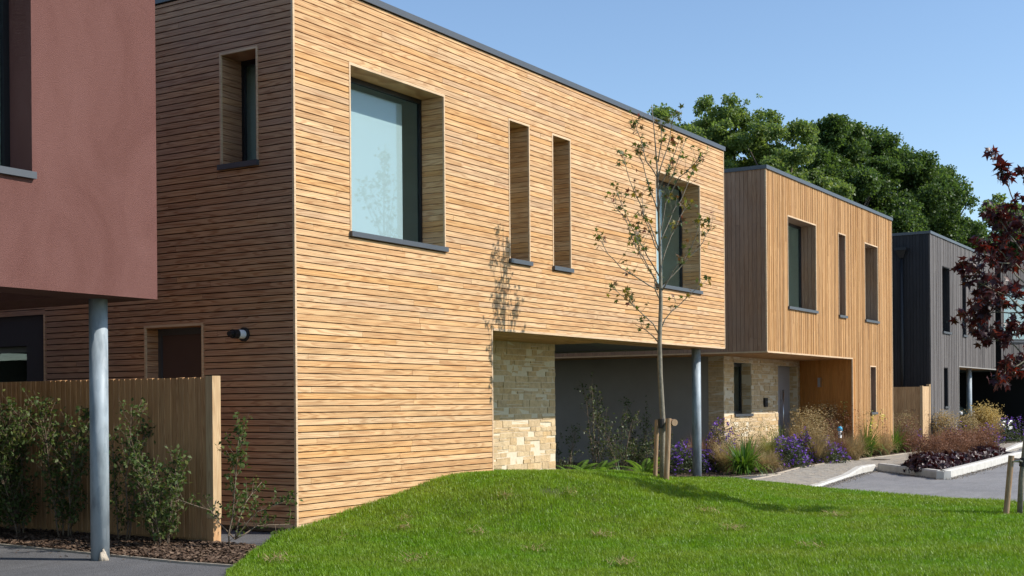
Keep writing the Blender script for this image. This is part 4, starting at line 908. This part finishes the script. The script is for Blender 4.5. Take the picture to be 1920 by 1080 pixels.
def aster(label, loc, r, h, seed):
    rg = np.random.default_rng(seed); n = 2600; d = nrm(rg.normal(size=(n, 3))); d[:, 2] = np.abs(d[:, 2]); bump_ = 1 + .22 * np.sin(d[:, 0] * 5 + seed) * np.cos(d[:, 1] * 6)
    p = d * (rg.uniform(.1, 1., n) ** .4 * bump_)[:, None] * np.array([r, r, h])
    V = quad_leaves(p, .05, .4, .3, rg); o = arr_mesh('aster', V, quads(V), M_aster); o.location = loc; tag(o, label, 'flowering plant', 'purple asters')
    m_ = 560; d = nrm(rg.normal(size=(m_, 3))); d[:, 2] = np.abs(d[:, 2]); bump_ = 1 + .22 * np.sin(d[:, 0] * 5 + seed) * np.cos(d[:, 1] * 6); P = d * (bump_ * rg.uniform(.86, 1.08, m_))[:, None] * np.array([r, r, h]); k = rg.random(m_) < .35 + .65 * d[:, 2]
    cl = np.sin(P[:, 0] * 17 + seed) * np.sin(P[:, 1] * 15) * np.cos(P[:, 2] * 13); P = P[k & (cl > -.12)]
    add_dots(o, P, .06, M_purple, seed); return o
aster('purple aster at the foot of the steel post beside the tree stakes', (13.06, 1.10, 0), .48, .6, 71)
aster('tall purple aster standing against the left end of the stone wall', (15.46, 1.30, 0), .42, 1.0, 72)
aster('low aster with few flowers right of the steel post', (13.93, 0.85, 0), .4, .45, 73)
aster('small aster on the bed in front of the grey door', (17.66, 0.60, 0), .4, .62, 74)
aster('vivid purple aster at the path bend in front of the grey door', (16.29, -0.02, 0), .42, .6, 75)
aster('purple aster behind the vivid one at the path bend', (18.20, 0.35, 0), .3, .7, 76)
aster('purple aster below the blue plant label', (18.61, -0.08, 0), .45, .5, 77)
aster('far pale aster at the foot of the timber gate', (25.84, -0.05, 0), .45, .6, 78)
aster('purple aster behind the heuchera planter by the charcoal house', (28.43, -0.55, 0), .6, .75, 79)
aster('largest purple aster in front of the parked car', (34.42, -1.00, 0), .9, .85, 80)
aster('faded aster left of the largest one by the car', (31.43, -1.00, 0), .5, .6, 81)
# ornamental grasses
def tuft(name, label, loc, n, L, arch, wid, heads, seed, mat, group, airy=.06, base=.2):
    rg = np.random.default_rng(seed); o = strapplant(name, label, loc, int(n * 2.6), L * .97, wid * 1.7, arch, seed, mat, group, 'ornamental grass', base)
    if heads:
        P = []
        for _ in range(int(heads * 1.8)):
            a = rg.uniform(0, 6.28); r = L * rg.uniform(.1, .6) * min(1, arch); z = L * rg.uniform(.75, 1.3); c = np.array([math.cos(a) * r, math.sin(a) * r, z])
            P += [c + rg.normal(size=3) * airy for _ in range(9)]
        add_dots(o, P, .03 if airy < .1 else .045, mat, seed, 'seed_heads')
    return o
GG = 'straw coloured grasses in the border'
tuft('straw_grass', 'brownish grass arching out behind the steel post', (14.35, 1.20, 0), 260, .85, 1.1, .008, 0, 91, M_rust, GG)
tuft('straw_grass', 'low pale grass spilling towards the path right of the strap leaves', (14.26, -0.22, 0), 420, .5, 1.5, .008, 0, 92, M_straw, GG)
tuft('straw_grass', 'straw grass against the middle of the stone wall', (15.96, 0.90, 0), 320, .75, .9, .008, 40, 93, M_straw, GG)
tuft('straw_grass', 'green tinged grass in front of the stone wall right half', (16.96, 0.70, 0), 260, .7, .8, .009, 20, 94, leafmat("green_straw", [(.20, .22, .07), (.3, .27, .11), (.14, .19, .05)], .3, .7, .2), GG)
tuft('straw_grass', 'tall feathery straw grass in front of the grey door', (19.07, 0.60, 0), 420, .95, .8, .008, 110, 95, M_straw, GG, .07)
tuft('straw_grass', 'tall feathery grass beside the stone end left of the cedar recess', (20.85, 0.75, 0), 420, 1.05, .8, .008, 120, 96, M_straw, GG, .08)
tuft('straw_grass', 'reddish feathery grass below the wall light', (20.92, 0.40, 0), 380, .95, .8, .008, 90, 97, M_rust, GG, .07)
tuft('straw_grass', 'arching pale grass cascade right of the blue plant label', (20.13, -0.12, 0), 480, .72, 1.5, .008, 0, 98, M_straw, GG)
tuft('straw_grass', 'low arching grass between the green clumps below the low slot window', (22.96, -0.10, 0), 420, .65, 1.4, .008, 0, 99, M_straw, GG)
tuft('straw_grass', 'wispy grass at the far corner of the cedar house', (25.49, 0.05, 0), 300, .8, .9, .008, 70, 100, M_straw, GG, .08)
tuft('straw_grass', 'wispy grass in front of the timber fence panel', (27.32, 0.20, 0), 300, .9, .8, .008, 80, 101, M_rust, GG, .08)
tuft('straw_grass', 'rusty grass tuft under the low slot window', (23.58, 0.25, 0), 260, .8, .8, .008, 50, 104, M_rust, GG, .07)
tuft('straw_grass', 'tall golden feathery grass in front of the car', (32.47, -0.75, 0), 300, .85, .85, .012, 260, 102, leafmat("golden_grass", [(.5, .38, .14), (.58, .44, .18), (.42, .32, .11)], .35, .7, .2, (1.1, 1.05, .9)), GG, .13)
tuft('straw_grass', 'pale wispy grass against the charcoal house corner', (28.12, -0.50, 0), 160, .75, .8, .01, 90, 103, M_straw, GG, .1)
tuft('straw_grass', 'yellow flecked grass left of the golden one', (29.81, -0.80, 0), 170, .7, .8, .01, 60, 105, M_straw, GG, .1)
tuft('straw_grass', 'straw grass filling the bed between the vivid aster and the label', (18.45, .15, 0), 420, .8, 1.1, .008, 70, 121, M_straw, GG, .07)
tuft('straw_grass', 'brown sedge tangled behind the blue plant label', (19.56, .1, 0), 380, .75, 1.1, .008, 40, 122, M_rust, GG, .07)
tuft('straw_grass', 'pale straw grass leaning over the bed right of the steel post', (13.92, .5, 0), 380, .75, 1.2, .008, 30, 123, M_straw, GG)
tuft('straw_grass', 'straw grass in front of the cedar corner behind the sword leaves', (21.4, .3, 0), 380, .9, 1.0, .008, 70, 124, M_straw, GG, .07)
tuft('straw_grass', 'tawny grass between the rounded clump and the timber fence', (25.3, -.15, 0), 380, .75, 1.2, .008, 50, 126, M_rust, GG, .07)
# heuchera and rust sedge in the kerbed planter
def heuchera(seed):
    rg = np.random.default_rng(seed); V = []; F = []
    for _ in range(170):
        d = nrm(rg.normal(size=3)); d[2] = abs(d[2]); p = d * np.array([.29, .29, .24]) * rg.uniform(.55, 1.05); n_ = nrm(d + rg.normal(size=3) * .55); a = nrm(np.cross(n_, rg.normal(size=3))); s = np.cross(n_, a); r = rg.uniform(.028, .055); b = len(V); V.append(p)
        for k in range(9):
            t_ = 2 * np.pi * k / 9; q = r * (.8 + .28 * (k % 2)); V.append(p + (a * math.cos(t_) + s * math.sin(t_)) * q + n_ * rg.normal() * r * .22)
        F += [(b, b + 1 + k, b + 1 + (k + 1) % 9) for k in range(9)]
    return np.array(V), [np.array(F)]
HP = [arr_mesh('heuchera', *heuchera(s), M_heuch) for s in (1, 2, 3)]
HL = 'dark glossy heuchera clump among identical ones inside the kerbed planter'
spots = []
for i in range(26):
    f = i / 25; x = 14.75 + f * 8.4; spots.append((x + random.uniform(-.1, .1), -3.42 + f * .35 + random.uniform(0, .2)))
for i in range(16): spots.append((14.9 + random.random() * 2.0, 0)); 
HS = []
for i, (x, y) in enumerate(spots):
    if y == 0: y = -3.35 + (x - 14.9) * random.uniform(.05, .68)
    HS.append((x, y))
for i, (x, y) in enumerate(HS):
    src = HP[i % 3]
    o = src if i < 3 else src.copy()
    if i >= 3: COL.objects.link(o)
    o.location = (x, y, .05); o.rotation_euler = (0, 0, random.uniform(0, 6.28)); sc = random.uniform(.85, 1.3); o.scale = (sc, sc, sc * random.uniform(.9, 1.2))
    tag(o, HL, 'plant', 'heucheras in the kerbed planter')
RS = [tuft('rust_sedge', 'rust brown sedge among identical ones behind the dark heucheras in the planter', (0, 0, 0), 190, .47, 1.3, .006, 60, s, M_rust, 'rust sedges in the kerbed planter', .07) for s in (111, 112)]
RSS = [(17.0 + (i % 9) * .75 + random.uniform(-.2, .2), -3.05 + (i // 9) * .42 + (i % 9) * .03 + random.uniform(-.1, .1)) for i in range(18)]
for i, (x, y) in enumerate(RSS):
    if i < 2: o = RS[i]
    else:
        o = RS[i % 2].copy(); COL.objects.link(o)
        for ch in RS[i % 2].children: d = ch.copy(); COL.objects.link(d); d.parent = o
    o.location = (x, y, .05); o.rotation_euler = (0, 0, random.uniform(0, 6.28)); sc = random.uniform(.8, 1.15); o.scale = (sc, sc, sc)
# blue plant label on a stick
pl = thing('plant_label', 'small blue and white plant label standing among the straw grasses', 'plant label', (19.63, -.05, 0))
b = MB(); b.tube([(19.63, -.05, 0), (19.63, -.05, .52)], .008, 6); b.build('stick', M_blk, pl)
b = MB(); b.tube([(19.63, -.05, .72), (19.63, -.05, .74), (19.63, -.05, .80), (19.63, -.05, .84)], [.02, .062, .062, .03], 14); b.build('blue_cap', M_blue, pl)
b = MB(); b.box(19.57, 19.69, -.08, -.03, .56, .725); bd = b.build('holder', M_white, pl)
b = MB(); b.box(19.587, 19.677, -.087, -.081, .63, .70); b.build('dark_panel', M_blk, bd)

# ------------------------------------------------------------------ car under the far car port
ca = thing('parked_car', 'dark hatchback parked nose out under the charcoal house car port', 'car', (36., 1.3, 0), world=False)
def carbody():
    # cross sections along the car, y = 0 nose .. 4 tail : (y, z of bonnet/roof line, half width low, half width at shoulder, shoulder z, half width at top)
    sec = [(-2.05, .55, .55, .60, .50, .45), (-1.98, .72, .74, .76, .58, .58), (-1.6, .84, .83, .84, .72, .70), (-1.0, .95, .85, .86, .82, .74), (-.75, 1.0, .85, .87, .86, .70), (-.1, 1.36, .85, .87, .90, .56), (.5, 1.45, .85, .87, .92, .56), (1.3, 1.40, .85, .87, .95, .55), (1.8, 1.15, .84, .86, .96, .58), (2.0, .95, .80, .82, .90, .66), (2.06, .6, .7, .75, .6, .6)]
    b = MB(); n = 12
    for (y, zt, wl, ws, zs, wt) in sec:
        ring = [(-wl, .22), (-ws, .5 * (zs + .22)), (-ws, zs), (-(ws + wt) / 2 - .02, zs + (zt - zs) * .5), (-wt, zt - .03), (-wt * .6, zt), (wt * .6, zt), (wt, zt - .03), ((ws + wt) / 2 + .02, zs + (zt - zs) * .5), (ws, zs), (ws, .5 * (zs + .22)), (wl, .22)]
        b.v += [(x, y, z) for x, z in ring]
    for i in range(len(sec) - 1):
        for k in range(n):
            k2 = (k + 1) % n; b.f.append((i * n + k, i * n + k2, (i + 1) * n + k2, (i + 1) * n + k))
            glass = (3 <= i + .5 <= 8 and k in (2, 3, 7, 8) and 4 <= i <= 7) or (i == 4 and k in (4, 5, 6)) or (i in (7,) and k in (4, 5, 6))
            b.mi.append(1 if glass else 0)
    b.f.append(tuple(range(n))); b.f.append(tuple((len(sec) - 1) * n + k for k in reversed(range(n)))); b.mi += [0, 0]
    return b.build('body', [M_car, M_cglass], ca, True)
cb = carbody()
for x in (-.92, .92):
    b = MB(); b.tube([(x * .97, -.62, .98), (x * 1.03, -.62, 1.0), (x * 1.12, -.6, 1.0), (x * 1.16, -.6, 1.0)], [.04, .085, .085, .04], 12); b.build('mirror', plain("silver_mirror_cap", (.55, .58, .62), .25, .02, spec=.6), ca, True)
    for y in (-1.3, 1.3):
        b = MB(); b.tube([(x * .74, y, .31), (x * .95, y, .31)], .31, 24); w = b.build('wheel', M_rubber, ca)
        b = MB(); b.tube([(x * .951, y, .31), (x * .96, y, .31)], .2, 16); b.build('rim', M_chrome, w)
for x in (-.58, .58):
    b = MB(); b.tube([(x - .13, -1.9, .68), (x, -1.99, .69), (x + .13, -1.9, .68)], [.05, .075, .05], 10); b.build('headlight', M_chrome, ca, True)
b = MB(); b.box(-.26, .26, -2.1, -2.06, .42, .53); b.build('number_plate', M_white, ca)
ca.location = (36.0, 1.2, -.02)

bpy.context.view_layer.update()
